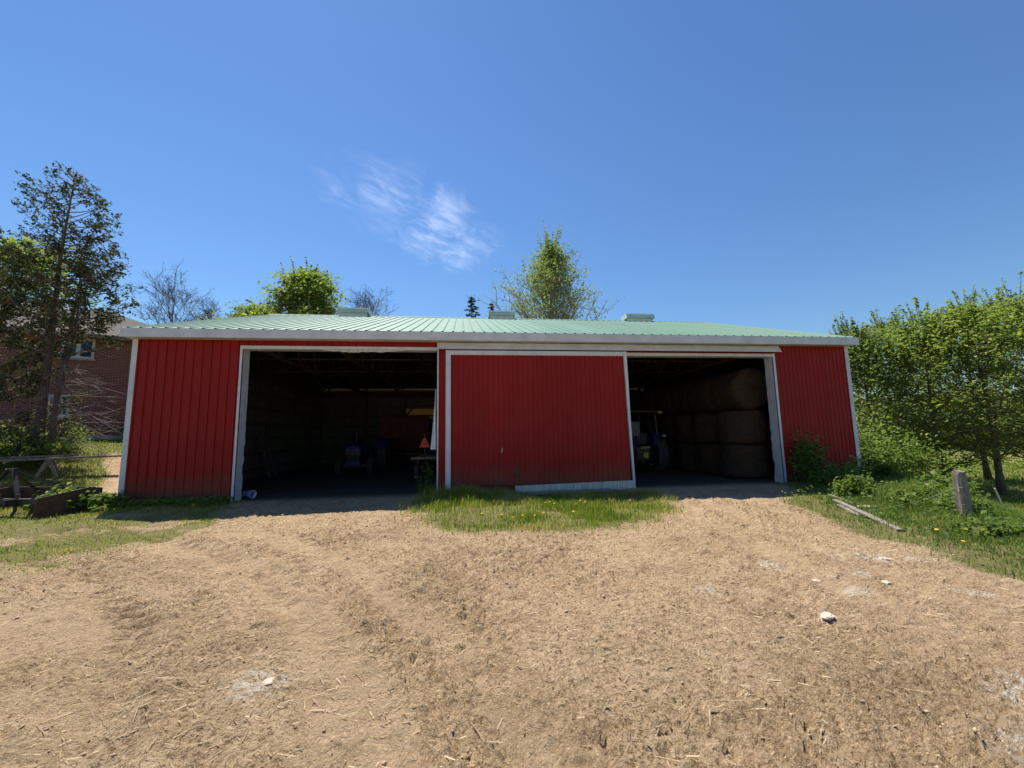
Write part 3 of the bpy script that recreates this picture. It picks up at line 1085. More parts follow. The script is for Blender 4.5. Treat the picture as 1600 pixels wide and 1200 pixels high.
def tractor(loc, rz, canopy=True, big=1.0):
    """nose towards local +Y, rear axle over the origin"""
    t = empty('tractor', loc, rz)
    t.scale = (big, big, big)
    for s in (-1, 1):
        wheel(t, 'rear_wheel', (s * 0.72, 0, 0.74), 0.74, 0.42, 0.40, 'rim', 20)
        wheel(t, 'front_wheel', (s * 0.68, 2.05, 0.40), 0.40, 0.24, 0.21, 'rim', 16)
        # fender: curved plate over the rear wheel
        f = MB()
        vs, fs = [], []
        N = 9
        for i in range(N + 1):
            a = math.radians(46 + 104 * i / N)
            rr = 0.82
            for xx in (s * 0.46, s * 0.98):
                for dr in (0, 0.02):
                    vs.append((xx, -(rr + dr) * math.cos(a) * 1.0, 0.76 + (rr + dr) * math.sin(a)))
        for i in range(N):
            a = 4 * i
            c = a + 4
            fs += [(a, a + 2, c + 2, c), (a + 1, c + 1, c + 3, a + 3), (a, c, c + 1, a + 1), (a + 2, a + 3, c + 3, c + 2)]
        fs += [(0, 1, 3, 2), (4 * N, 4 * N + 2, 4 * N + 3, 4 * N + 1)]
        f.add(vs, fs)
        fe = f.build('fender', 'blue', t)
        MB().box(s * 0.44 - 0.01, s * 0.44 + 0.01, -0.55, 0.62, 0.95, 1.48).build('fender_panel', 'blue', fe)
        MB().box(s * 0.80 - 0.07, s * 0.80 + 0.07, -0.66, -0.60, 1.40, 1.48).build('tail_lamp', 'yellow', fe)
        MB().bar((s * 0.30, -0.25, 0.45), (s * 0.36, -1.0, 0.48), 0.05, 0.07).build('lower_link', 'dark_steel', t)
        MB().bar((s * 0.33, -0.35, 1.05), (s * 0.35, -0.75, 0.5), 0.035, 0.035).build('lift_rod', 'dark_steel', t)
        MB().lathe([(0.0, 0.0), (0.08, 0.0), (0.09, 0.03), (0.07, 0.05), (0.0, 0.05)], 12, 'Y', (s * 0.20, 2.56, 1.12)).build('headlight', 'galv', t)
        if canopy:
            MB().bar((s * 0.62, -0.42, 1.2), (s * 0.60, -0.36, 2.36), 0.07, 0.07).build('roll_bar_post', 'dark_steel', t)
            MB().bar((s * 0.56, 1.0, 1.25), (s * 0.58, 0.85, 2.36), 0.045, 0.045).build('roll_bar_post', 'dark_steel', t)
    MB().box(-0.30, 0.30, -0.42, 0.75, 0.48, 1.02).build('gearbox', 'dark_steel', t, bevel=0.04)
    MB().tube([(-0.6, 0, 0.74), (0.6, 0, 0.74)], 0.13, 12).build('rear_axle', 'dark_steel', t)
    MB().box(-0.22, 0.22, 0.75, 2.35, 0.52, 0.92).build('engine', 'dark_steel', t, bevel=0.03)
    MB().bar((-0.62, 2.05, 0.42), (0.62, 2.05, 0.42), 0.12, 0.12).build('front_axle', 'dark_steel', t)
    h = MB()
    pr = [(-0.31, 0.90), (-0.31, 1.28), (-0.22, 1.40), (0.22, 1.40), (0.31, 1.28), (0.31, 0.90)]
    ys = [(0.75, 0.0), (1.6, -0.02), (2.4, -0.06), (2.54, -0.14)]
    n = len(pr)
    vs = [(x, y, z + (dz if z > 1 else 0)) for y, dz in ys for x, z in pr]
    fs = [(i * n + k, i * n + k + 1, (i + 1) * n + k + 1, (i + 1) * n + k) for i in range(len(ys) - 1) for k in range(n - 1)]
    fs += [tuple(range(n)), tuple(range(4 * n - 1, 3 * n - 1, -1))]
    h.add(vs, fs)
    hood = h.build('hood', 'blue', t, bevel=0.02)
    g = MB()
    for k in range(6):
        g.box(-0.24, 0.24, 2.545, 2.57, 0.70 + k * 0.055, 0.725 + k * 0.055)
    g.build('grille', 'dark_steel', t)
    MB().box(-0.30, 0.30, 2.42, 2.60, 0.46, 0.66).build('front_weight', 'blue', t, bevel=0.02)
    MB().tube([(0.24, 1.35, 1.35), (0.24, 1.35, 2.1)], 0.04, 10).build('exhaust', 'dark_steel', t)
    MB().box(-0.25, 0.25, -0.25, 0.20, 1.10, 1.20).box(-0.25, 0.25, -0.33, -0.23, 1.18, 1.58).build('seat', 'rubber', t, bevel=0.04)
    st = MB()
    pts = [(0.2 * math.cos(2 * math.pi * k / 16), 0.62 + 0.13 * math.sin(2 * math.pi * k / 16), 1.55 + 0.12 * math.sin(2 * math.pi * k / 16)) for k in range(17)]
    st.tube(pts, 0.015, 6, False)
    st.tube([(0, 0.62, 1.55), (0, 0.85, 1.2)], 0.025, 6)
    st.build('steering_wheel', 'rubber', t)
    MB().box(-0.10, 0.10, -0.62, -0.40, 0.60, 0.80).build('power_take_off_guard', 'yellow', t, bevel=0.02)
    MB().bar((-0.12, -0.45, 0.98), (0.1, -0.72, 1.02), 0.07, 0.08).build('top_link', 'yellow', t)
    MB().bar((0, -0.4, 0.38), (0, -0.95, 0.38), 0.10, 0.05).build('drawbar', 'dark_steel', t)
    if canopy:
        MB().box(-0.70, 0.70, -0.55, 1.0, 2.36, 2.46).build('canopy', 'dark_steel', t, bevel=0.04)
        MB().box(0.62, 0.78, -0.62, -0.56, 2.33, 2.40).build('work_light', 'yellow', t)
        MB().box(-0.60, -0.20, -0.60, -0.57, 1.45, 2.0).build('rear_panel', 'galv', t)
    return t


tr = tractor((16.12, 4.35, 0.0), math.radians(4), True, 1.03)
tag(tr, 'blue tractor with canopy seen from behind beside the hay bales', 'tractor')
tr = tractor((4.45, 8.6, 0.0), math.radians(176), False, 0.98)
tag(tr, 'small blue tractor facing out, deep in the dark left bay', 'tractor')

# implement with the slow-vehicle triangle, at the right of the left bay
im = empty('farm_wagon', (7.72, 3.6, 0.0), math.radians(-4))
tag(im, 'dark flat farm wagon with orange triangle in the left bay', 'wagon')
MB().box(-0.75, 0.75, 0.0, 2.8, 0.78, 0.86).build('deck', 'old_wood', im)
MB().box(-0.55, -0.45, 0.0, 2.8, 0.64, 0.78).box(0.45, 0.55, 0.0, 2.8, 0.64, 0.78).build('frame', 'rust', im)
MB().bar((-0.25, 0.0, 0.86), (-0.25, 0.0, 1.75), 0.05, 0.05).build('stake', 'rust', im)
tri = MB()
tp = [(-0.20, 1.22), (0.20, 1.22), (0.045, 1.56), (-0.045, 1.56)]
tri.add([(-0.25 + x, y, z) for y in (-0.05, -0.038) for x, z in tp], [(0, 1, 2, 3), (7, 6, 5, 4), (0, 4, 5, 1), (1, 5, 6, 2), (2, 6, 7, 3), (3, 7, 4, 0)])
o = tri.build('warning_triangle', 'orange_red', im)
o['label'] = 'bright orange-red slow-vehicle triangle'
for s in (-1, 1):
    for y in (0.6, 2.2):
        wheel(im, 'wheel', (s * 0.62, y, 0.34), 0.34, 0.18, 0.2, 'rust', 12)
# faded red grain box at the back
gb = empty('grain_box', (5.6, 12.6, 0.0), math.radians(3))
tag(gb, 'faded dark red grain box wagon at the back of the left bay', 'wagon')
MB().add([(x * w, y * w, z) for z, w in ((0.9, 0.75), (1.5, 1.0), (2.75, 1.03)) for x, y in ((-1.3, -0.9), (1.3, -0.9), (1.3, 0.9), (-1.3, 0.9))],
         [(3, 2, 1, 0)] + [(i * 4 + k, i * 4 + (k + 1) % 4, i * 4 + 4 + (k + 1) % 4, i * 4 + 4 + k) for i in (0, 1) for k in range(4)]).build('box', 'dark_red', gb)
for k in range(6):
    x = -1.2 + k * 0.48
    MB().bar((x, -0.935, 1.5), (x, -0.96, 2.75), 0.06, 0.04).build('rib', 'dark_red', gb)
for s in (-1, 1):
    for y in (-0.7, 0.7):
        wheel(gb, 'wheel', (s * 1.0, y, 0.42), 0.42, 0.22, 0.24, 'rim', 14)
MB().box(-0.9, 0.9, -0.75, 0.75, 0.6, 0.72).build('running_gear', 'rust', gb)
for i, (x, y, w, hh, dx) in enumerate(((0.62, 6.2, 0.16, 1.9, 0.42), (0.75, 6.5, 0.12, 1.7, 0.4))):
    o = MB().bar((x + dx, y, 0.02), (x - 0.25, y + 0.2, hh), w, 0.035, (0, 1, 0)).build('leaning_board', 'lumber')
    tag(o, ['wide pale board leaning against the inner left wall', 'narrow pale board leaning behind the wide one on the inner left wall'][i], 'board', 'boards leaning in the left bay')
bk = empty('plastic_pail', (2.93, 0.46, 0.11))
bk.scale = (0.75, 0.75, 0.75)
tag(bk, 'white plastic pail with blue label tipped over by the left door jamb', 'pail')
bk.rotation_euler = (math.radians(90), 0, math.radians(70))
MB().lathe([(0.0, -0.18), (0.125, -0.18), (0.13, -0.17), (0.145, 0.15), (0.155, 0.15), (0.155, 0.17), (0.14, 0.175), (0.135, 0.16), (0.12, -0.15), (0.0, -0.15)], 24).build('pail_body', 'plastic', bk, smooth=True)
MB().lathe([(0.1365, -0.09), (0.1425, 0.06)], 24).build('printed_band', 'blue_label', bk, smooth=True)


# ================================================================ THE HOUSE
HD = Vector((0.914, 0.407, 0)).normalized()           # along the visible wall
HROT = math.atan2(HD.y, HD.x)
house = empty('brick_house', (-6.4, 13.34, 1.5), HROT)    # local origin: right front corner at grade, +X right, +Y back
tag(house, 'two-storey red brick house with grey hipped roof behind the cedar', 'house')
HL, HDp, HWH = 17.0, 10.0, 5.62
MB().box(-HL, 0, 0, HDp, 0.42, HWH).build('wall', 'brick', house)
MB().box(-HL - 0.02, 0.02, -0.025, HDp + 0.02, -0.6, 0.42).build('foundation', 'concrete', house)
rz0, rz1, ov = HWH + 0.02, HWH + 2.55, 0.5
rf = MB()
rf.add([(-HL - ov, -ov, rz0), (ov, -ov, rz0), (ov, HDp + ov, rz0), (-HL - ov, HDp + ov, rz0), (-HDp / 2, HDp / 2, rz1), (-HL + HDp / 2, HDp / 2, rz1)],
       [(0, 1, 4, 5), (1, 2, 4), (2, 3, 5, 4), (3, 0, 5), (3, 2, 1, 0)])
roof_o = rf.build('roof', 'shingle', house)
# courses of shingles as low steps on the visible slopes
cs = MB()
for k in range(1, 24):
    t = k / 24
    z = rz0 + (rz1 - rz0) * t
    i = (HDp / 2 + ov) * t
    y = -ov + i
    cs.bar((-HL - ov + i, y, z + 0.008), (ov - i, y, z + 0.008), 0.03, 0.016)
    cs.bar((ov - i, y, z + 0.008), (ov - i, HDp + ov - i, z + 0.008), 0.03, 0.016)
c_o = cs.build('shingle_courses', 'shingle', roof_o)
c_o['kind'] = 'stuff'
MB().box(-HL - ov - 0.03, ov + 0.03, -ov - 0.03, -ov, rz0 - 0.16, rz0 + 0.03).build('eaves_trough', 'shingle_edge', roof_o)
MB().box(-HL - ov, ov, -ov, 0.0, rz0 - 0.06, rz0 - 0.03).build('soffit', 'trim', roof_o)
MB().tube([(-5.6, 3.4, rz0 + 1.4), (-5.6, 3.4, rz0 + 2.2)], 0.06, 10).build('vent_pipe', 'dark_steel', roof_o)


def house_window(x0, x1, z0, z1, sill=True):
    w = MB()
    t = 0.075
    w.box(x0, x0 + t, -0.05, 0.03, z0, z1).box(x1 - t, x1, -0.05, 0.03, z0, z1).box(x0 + t, x1 - t, -0.05, 0.03, z1 - t, z1).box(x0 + t, x1 - t, -0.05, 0.03, z0, z0 + t)
    xm = (x0 + x1) / 2
    w.box(xm - 0.05, xm + 0.05, -0.048, 0.03, z0 + t, z1 - t)
    win = w.build('window', 'trim', house)
    for a, b in ((x0 + t, xm - 0.05), (xm + 0.05, x1 - t)):
        MB().box(a, b, -0.012, -0.004, z0 + t, z1 - t).build('pane', 'glass', win)
        s = 0.035
        MB().box(a, a + s, -0.03, -0.013, z0 + t, z1 - t).box(b - s, b, -0.03, -0.013, z0 + t, z1 - t).box(a + s, b - s, -0.03, -0.013, z0 + t, z0 + t + s).box(a + s, b - s, -0.03, -0.013, z1 - t - s, z1 - t).build('sash', 'trim', win)
    if sill:
        MB().box(x0 - 0.08, x1 + 0.08, -0.10, 0.0, z0 - 0.09, z0 - 0.003).build('sill', 'concrete', win)


house_window(-5.5, -4.28, 4.42, 5.50)
house_window(-5.80, -4.98, 1.42, 2.52)
house_window(-9.9, -8.7, 4.42, 5.50)
house_window(-9.9, -8.7, 1.42, 2.52)
MB().box(-0.75, -0.55, -0.12, 0.0, 0.9, 1.3).build('meter_box', 'galv', house)


# ================================================================ VEGETATION
def rand_unit(rng, n):
    v = rng.normal(size=(n, 3))
    return v / np.linalg.norm(v, axis=1, keepdims=True)


def leaves(name, P, size, mat, parent, rng, tint=None, flat=0.5, aspect=0.55, size_var=0.35, dirs=None):
    """one rhombic leaf (or leaf spray) at every point; flat>0 turns blades towards the sky"""
    n = len(P)
    nrm = rand_unit(rng, n)
    nrm[:, 2] = np.abs(nrm[:, 2]) + flat
    nrm /= np.linalg.norm(nrm, axis=1, keepdims=True)
    a = rand_unit(rng, n) if dirs is None else dirs + 0.35 * rand_unit(rng, n)
    a -= nrm * (a * nrm).sum(1, keepdims=True)
    a /= np.linalg.norm(a, axis=1, keepdims=True) + 1e-9
    b = np.cross(nrm, a)
    s = (size * (1 + size_var * rng.normal(size=n))).clip(size * 0.35)[:, None]
    fold = nrm * s * 0.12
    V = np.stack([P - a * s * 0.5, P + b * s * 0.5 * aspect + fold, P + a * s * 0.5, P - b * s * 0.5 * aspect + fold], 1).reshape(-1, 3)
    F = np.arange(4 * n).reshape(n, 4)
    if tint is None:
        tint = rng.random(n)
    return np_mesh(name, V, F, mat, np.repeat(np.clip(tint, 0, 1), 4), parent)


def tree(name, label, loc, H, R, prof, seed, crown_base=0.2, trunk_r=0.16, n_prim=34, n_sec=6, up=0.5, leaf=0.12, per=26, clump=0.28,
         leaf_mat_='leaf_maple', bark='bark', flat=0.5, group=None, stems=1, lean=(0, 0), cat='tree', aspect=0.6, shoots=0, bare=False, tint_sd=0.18):
    rng = np.random.default_rng(seed)
    root = empty(name, loc)
    tag(root, label, cat, group)
    wood = MB()
    limb = MB()
    LP, LT, LD = [], [], []
    for st in range(stems):
        sx, sy = (0, 0) if stems == 1 else (rng.normal(0, 0.25), rng.normal(0, 0.25))
        Hs = H * (1 if st == 0 else rng.uniform(0.75, 0.95))
        le = np.array(lean) + (0 if stems == 1 else rng.normal(0, 0.08, 2))
        N = 9
        tp = []
        ph = rng.uniform(0, 6, 2)
        for i in range(N):
            t = i / (N - 1)
            w = 0.025 * Hs * t * (1 - t * 0.6)
            tp.append(np.array([sx + le[0] * Hs * t + w * math.sin(5 * t + ph[0]), sy + le[1] * Hs * t + w * math.sin(4 * t + ph[1]), -0.25 + (Hs * 0.97 + 0.25) * t]))
        tr_ = [trunk_r * (1 - 0.93 * (i / (N - 1)) ** 0.85) * (1.35 if i == 0 else 1) / (1 if stems == 1 else 1.35) for i in range(N)]
        wood.tube(tp, tr_, 8)
        tp = np.array(tp)

        def at(t):
            f = np.clip(t, 0, 1) * (N - 1)
            i = min(int(f), N - 2)
            return tp[i] + (tp[i + 1] - tp[i]) * (f - i)
        npm = n_prim if stems == 1 else max(8, int(n_prim / stems * 1.3))
        az = rng.uniform(0, 6.28)
        for k in range(npm):
            t = crown_base + (0.97 - crown_base) * ((k + rng.uniform(0, 1)) / npm)
            az += 2.39996 + rng.normal(0, 0.25)
            u = (t - crown_base) / (1 - crown_base)
            L = R * prof(u) * rng.uniform(0.72, 1.15)
            if L < 0.15:
                L = 0.15
            e = up + (0.45 * u) + rng.normal(0, 0.12)
            d = np.array([math.cos(az) * math.cos(e), math.sin(az) * math.cos(e), math.sin(e)])
            p0 = at(t)
            r0 = max(0.012, trunk_r * 0.42 * (1 - 0.75 * t)) * (L / R) ** 0.5
            pts = [p0]
            for q in (0.33, 0.66, 1.0):
                pts.append(p0 + d * L * q + np.array([0, 0, 0.10 * L * q * q]) + rng.normal(0, 0.03 * L, 3))
            limb.tube(pts, [r0, r0 * 0.7, r0 * 0.45, r0 * 0.18], 5, False)
            ct = rng.normal(0.45, tint_sd)
            for m in range(n_sec):
                q = rng.uniform(0.28, 1.0)
                i = min(int(q * 3), 2)
                s0 = pts[i] + (pts[i + 1] - pts[i]) * (q * 3 - i)
                d2 = d * 0.7 + rng.normal(0, 0.55, 3)
                d2[2] = d2[2] * 0.6 + 0.18
                d2 /= np.linalg.norm(d2)
                L2 = L * rng.uniform(0.18, 0.42) * (1.25 - 0.5 * q) + 0.12
                s1 = s0 + d2 * L2 * 0.55 + rng.normal(0, 0.03 * L2, 3)
                s2 = s0 + d2 * L2 + np.array([0, 0, 0.08 * L2])
                limb.tube([s0, s1, s2], [r0 * 0.36, r0 * 0.24, 0.004], 4, False)
                if bare:
                    for w_ in range(5):
                        q3 = rng.uniform(0.2, 1)
                        b0 = s0 + (s2 - s0) * q3
                        d3 = d2 + rng.normal(0, 0.5, 3)
                        d3[2] += 0.25
                        d3 /= np.linalg.norm(d3)
                        b1 = b0 + d3 * L2 * rng.uniform(0.35, 0.8)
                        limb.tube([b0, b1], [r0 * 0.26, 0.012], 3, False)
                        for w2 in range(2):
                            d4 = d3 + rng.normal(0, 0.5, 3)
                            b2 = b0 + (b1 - b0) * rng.uniform(0.3, 0.9)
                            limb.tube([b2, b2 + d4 * L2 * 0.3], [r0 * 0.16, 0.009], 3, False)
                    continue
                c = s0 + (s2 - s0) * rng.uniform(0.35, 1.05, (per, 1)) + rng.normal(0, clump, (per, 3)) * np.array([1, 1, 0.62])
                LP.append(c)
                LT.append(ct + rng.normal(0, 0.22, per))
        for k in range(shoots):
            u = rng.uniform(0.55, 1.0)
            a = rng.uniform(0, 6.28)
            rr = R * prof(u) * rng.uniform(0.2, 0.95)
            base = at(crown_base + (1 - crown_base) * u) + np.array([rr * math.cos(a), rr * math.sin(a), rng.uniform(-0.2, 0.3)])
            Ls = rng.uniform(0.6, 1.7) * H / 10
            d = np.array([0.25 * math.cos(a), 0.25 * math.sin(a), 1.0])
            limb.tube([base, base + d * Ls], [0.018, 0.005], 3, False)
            q = rng.random((40, 1))
            LP.append(base + d * Ls * q + rng.normal(0, 0.075 * H / 10, (40, 3)) * (1.15 - 0.75 * q))
            LT.append(rng.normal(0.5, 0.2, 40))
    trunk = wood.build('trunk', bark, root, smooth=True)
    if bare:
        limb.build('crown', bark, root)
    else:
        limb.build('limbs', bark, root)
        P = np.concatenate(LP)
        leaves('crown', P, leaf, leaf_mat_, root, rng, np.concatenate(LT), flat, aspect)
    return root


oval = lambda u: max(0.05, math.sin(math.pi * min(1, 0.18 + 0.82 * u)) ** 0.75)
cone = lambda u: max(0.05, (1 - u) ** 0.8)
egg = lambda u: max(0.08, (math.sin(math.pi * min(1.0, (0.12 + 0.86 * u) ** 0.8))) ** 0.8)
pillar = lambda u: 0.25 + 0.75 * math.sin(math.pi * min(1, 0.15 + 0.75 * u))

# right-hand grove of young maples along the pasture
grove = [(31.8, 9.0, 8.6, 3.0, 'dark', 'bushy dark green maple showing just past the barn corner, behind its neighbours'),
         (29.2, 6.2, 7.9, 2.3, 'dark', 'narrow maple nearest the right corner of the barn'),
         (36.4, 10.5, 9.9, 3.6, 'dark', 'tall maple standing back between the barn and the post'),
         (31.2, 4.8, 8.4, 2.9, 'maple', 'full-crowned maple to the left of the trunk above the post'),
         (32.6, 3.7, 8.5, 3.3, 'maple', 'maple whose dark trunk rises right behind the wooden post'),
         (39.2, 8.6, 10.2, 3.8, 'dark', 'tallest maple at the back, right of the post'),
         (35.6, 3.6, 8.8, 3.5, 'maple', 'maple with thick leaning trunk at the right edge of the picture'),
         (39.0, 4.6, 9.3, 3.6, 'maple', 'maple cut off by the right edge of the picture')]
for i, (x, y, H, R, k, lab) in enumerate(grove):
    z = float(ground_z(np.array([x]), np.array([y]))[0])
    tree('maple_tree', lab, (x, y, z), H, R, egg, 100 + i, 0.10 if i < 4 else 0.17, 0.15, 46, 7, 0.22, 0.135, 29, 0.28, 'leaf_' + k, 'bark', 0.9, 'maples along the pasture',
         shoots=80, lean=(-0.02 if i != 6 else -0.07, 0))

# trees behind the barn and the house
tree('maple_tree', 'leafy bright green maple rising over the left of the barn roof', (-6.6, 30, 1.6), 16.6, 4.3, egg, 211, 0.3, 0.32, 60, 8, 0.4, 0.29, 44, 0.5, 'leaf_maple', group='trees behind the barn', shoots=30)
tree('maple_tree', 'lower leafy maple left of the bright green one behind the barn', (-11.4, 30.5, 1.6), 13.0, 3.9, egg, 212, 0.25, 0.25, 34, 7, 0.4, 0.28, 36, 0.45, 'leaf_maple', group='trees behind the barn', shoots=16)
tree('willow_tree', 'tall airy pale green willow behind the middle of the barn', (19.6, 35, 1.2), 23.6, 10.2, lambda u: max(0.03, (1 - u) ** 0.85), 221, 0.25, 0.34, 110, 12, 0.80, 0.34, 10, 0.45, 'leaf_willow', 'bark_pale', 0.0, 'trees behind the barn', aspect=0.28, shoots=60, tint_sd=0.15)
tree('broadleaf_tree', 'leafy green tree behind the house at the left edge', (-30.5, 28, 1.6), 17.5, 6.2, egg, 231, 0.2, 0.35, 44, 8, 0.4, 0.36, 30, 0.6, 'leaf_maple')
for i, (x, y, H, R, lab) in enumerate(((-22.8, 36, 16.2, 5.0, 'largest bare tree, between the house roof and the barn roof'),
                                      (-20.4, 38.5, 15.6, 3.3, 'middle bare tree above the left end of the barn roof'),
                                      (-18.0, 40, 15.4, 2.9, 'thin bare tree next to the green maple'),
                                      (-1.6, 34, 15.0, 4.2, 'rounded bare tree behind the left roof vent'))):
    tree('bare_tree', lab, (x, y, 1.6), H, R, lambda u: max(0.3, math.sin(math.pi * (0.25 + 0.6 * u))), 240 + i, 0.3, 0.24, 34, 7, 0.85, bark='bark', group='bare trees behind the barn', bare=True)


def spruce(loc, H, R, seed, label):
    rng = np.random.default_rng(seed)
    root = empty('spruce_tree', loc)
    tag(root, label, 'tree', 'spruces behind the barn')
    MB().tube([(0, 0, -0.2), (0, 0, H * 0.6), (0, 0, H)], [0.22, 0.12, 0.02], 8).build('trunk', 'bark', root)
    LP, LT, LD = [], [], []
    lm = MB()
    for k in range(120):
        t = 0.12 + 0.87 * (k + rng.random()) / 120
        L = R * (1 - t) ** 0.85 * rng.uniform(0.75, 1.2) + 0.12
        a = k * 2.4 + rng.normal(0, 0.2)
        d = np.array([math.cos(a), math.sin(a), 0.0])
        p0 = np.array([0, 0, H * t])
        p1 = p0 + d * L + np.array([0, 0, -0.18 * L])
        lm.tube([p0, p1], [0.03, 0.006], 3, False)
        n = int(26 + 40 * L / R)
        q = rng.random((n, 1)) ** 0.7
        LP.append(p0 + (p1 - p0) * q + rng.normal(0, 0.13, (n, 3)) * np.array([1, 1, .5]) * (0.5 + 0.6 * L / R))
        LD.append(np.repeat(d[None], n, 0))
        LT.append(rng.normal(0.5, 0.25, n))
    lm.build('limbs', 'bark', root)
    leaves('crown', np.concatenate(LP), 0.3, 'leaf_spruce', root, rng, np.concatenate(LT), 0.2, 0.3, dirs=np.concatenate(LD))


spruce((10.0, 32, 1.4), 15.6, 4.4, 251, 'dark spruce tip showing left of the middle roof vent')
spruce((12.7, 38, 1.35), 17.0, 3.4, 252, 'small spruce tip right behind the middle roof vent')


# sparse old cedars in front of the house
def cedar(loc, H, R, seed, label, lean=(0, 0), cb=0.12, nb=85, r0=0.17, dead=True, tufts=8):
    rng = np.random.default_rng(seed)
    root = empty('cedar_tree', loc)
    tag(root, label, 'tree', 'old cedars in front of the house')
    N = 8
    tp = [np.array([lean[0] * H * (i / (N - 1)) + 0.06 * math.sin(i * 1.3 + seed), lean[1] * H * (i / (N - 1)) + 0.05 * math.cos(i * 1.7), -0.3 + (H + 0.3) * i / (N - 1)]) for i in range(N)]
    MB().tube(tp, [r0 * (1.4 if i == 0 else 1) * (1 - 0.93 * i / (N - 1)) for i in range(N)], 9).build('trunk', 'bark', root, smooth=True)
    tp = np.array(tp)
    lm = MB()
    LP, LT, LD = [], [], []
    for k in range(nb):
        t = cb + (1 - cb) * ((k + rng.random()) / nb) ** 0.9
        f = t * (N - 1)
        i = min(int(f), N - 2)
        p0 = tp[i] + (tp[i + 1] - tp[i]) * (f - i)
        L = R * (0.35 + 0.75 * (1 - t) ** 0.7) * rng.uniform(0.55, 1.2)
        if t > 0.9:
            L *= 0.55
        a = k * 2.4 + rng.normal(0, 0.3)
        e = 0.15 + 0.5 * t
        d = np.array([math.cos(a) * math.cos(e), math.sin(a) * math.cos(e), math.sin(e)])
        pts = [p0, p0 + d * L * 0.4 + np.array([0, 0, -0.06 * L]), p0 + d * L * 0.75 + np.array([0, 0, -0.05 * L]), p0 + d * L + np.array([0, 0, 0.10 * L])]
        lm.tube(pts, [0.028, 0.02, 0.012, 0.004], 4, False)
        nt = max(3, int(tufts * L / R))
        ct = rng.normal(0.4, 0.2)
        for m in range(nt):
            q = rng.uniform(0.35, 1.03)
            j = min(int(q * 3), 2)
            s0 = pts[j] + (pts[j + 1] - pts[j]) * (q * 3 - j)
            d2 = d + rng.normal(0, 0.7, 3)
            d2[2] -= 0.05
            d2 /= np.linalg.norm(d2)
            L2 = rng.uniform(0.15, 0.5)
            lm.tube([s0, s0 + d2 * L2], [0.008, 0.003], 3, False)
            n = 15
            c = s0 + d2 * L2 * rng.uniform(0.35, 1.2, (n, 1)) + rng.normal(0, 0.085, (n, 3)) * np.array([1, 1, .8])
            LP.append(c)
            LD.append(np.repeat((d2 + np.array([0, 0, -0.3]))[None], n, 0))
            LT.append(ct + rng.normal(0, 0.25, n))
    if dead:
        for k in range(26):                       # dead lower twigs
            z = rng.uniform(0.06, 0.42) * H
            a = rng.uniform(-1.5, 1.3)
            L = rng.uniform(0.8, 2.3)
            p0 = np.array([lean[0] * z, lean[1] * z, z])
            d = np.array([math.cos(a), math.sin(a), rng.uniform(-0.35, 0.5)])
            p1 = p0 + d * L + np.array([0, 0, rng.uniform(-0.45, 0.1) * L])
            pm = p0 + d * L * 0.5 + rng.normal(0, 0.12, 3)
            lm.tube([p0, pm, p1], [0.016, 0.011, 0.004], 3, False)
            for m in range(5):
                q = rng.uniform(0.3, 1)
                s0 = p0 + (p1 - p0) * q
                lm.tube([s0, s0 + (d + rng.normal(0, 0.6, 3)) * rng.uniform(0.2, 0.6)], [0.007, 0.003], 3, False)
    lm.build('limbs', 'bark_pale', root)
    leaves('crown', np.concatenate(LP), 0.12, 'leaf_cedar', root, rng, np.concatenate(LT), 0.1, 0.5, dirs=np.concatenate(LD))


cedar((-7.65, 6.2, 1.15), 11.5, 2.8, 301, 'tallest old cedar with bare straight trunk at the left edge', (0.012, 0), 0.33, 84, 0.18, True, 13)
cedar((-7.0, 5.9, 1.05), 9.0, 2.4, 302, 'shorter leaning cedar nearest the barn with dead twigs', (0.055, 0.01), 0.5, 40, 0.11, True, 10)
cedar((-7.25, 6.3, 1.1), 8.3, 1.9, 303, 'thin cedar stem squeezed between the two bigger cedars', (0.05, 0.02), 0.58, 24, 0.09, False, 11)
cedar((-9.0, 5.4, 1.3), 7.6, 2.5, 304, 'low dense cedar filling the left edge under the tall one', (0.0, 0), 0.05, 80, 0.15, False, 20)


# low leafy shrubs and weeds
def shrub(name, label, loc, H, R, seed, mat='weed', leaf=0.08, n_st=22, per=70, group=None, cat='shrub', flat=0.5, spread=(1, 1)):
    rng = np.random.default_rng(seed)
    root = empty(name, loc)
    tag(root, label, cat, group)
    st = MB()
    LP, LT = [], []
    for k in range(n_st):
        a = rng.uniform(0, 6.28)
        rr = R * math.sqrt(rng.random())
        p0 = np.array([rr * 0.45 * math.cos(a) * spread[0], rr * 0.45 * math.sin(a) * spread[1], -0.06])
        p1 = np.array([rr * math.cos(a) * spread[0], rr * math.sin(a) * spread[1], H * rng.uniform(0.5, 1.0) * (1 - 0.45 * (rr / R) ** 2)])
        pm = (p0 + p1) / 2 + rng.normal(0, 0.05 * H, 3) + np.array([0, 0, 0.1 * H])
        st.tube([p0, pm, p1], [0.010, 0.008, 0.003], 4, False)
        q = rng.uniform(0.2, 1.05, (per, 1))
        c = np.where(q < 0.5, p0 + (pm - p0) * q * 2, pm + (p1 - pm) * (q - 0.5) * 2)
        LP.append(c + rng.normal(0, 0.075 * H + 0.02, (per, 3)))
        LT.append(rng.normal(0.45, 0.2) + rng.normal(0, 0.2, per))
    st.build('stems', 'stem', root)
    leaves('foliage', np.concatenate(LP), leaf, mat, root, rng, np.concatenate(LT), flat, 0.62)
    return root


def gz(x, y):
    return float(ground_z(np.array([float(x)]), np.array([float(y)]))[0])


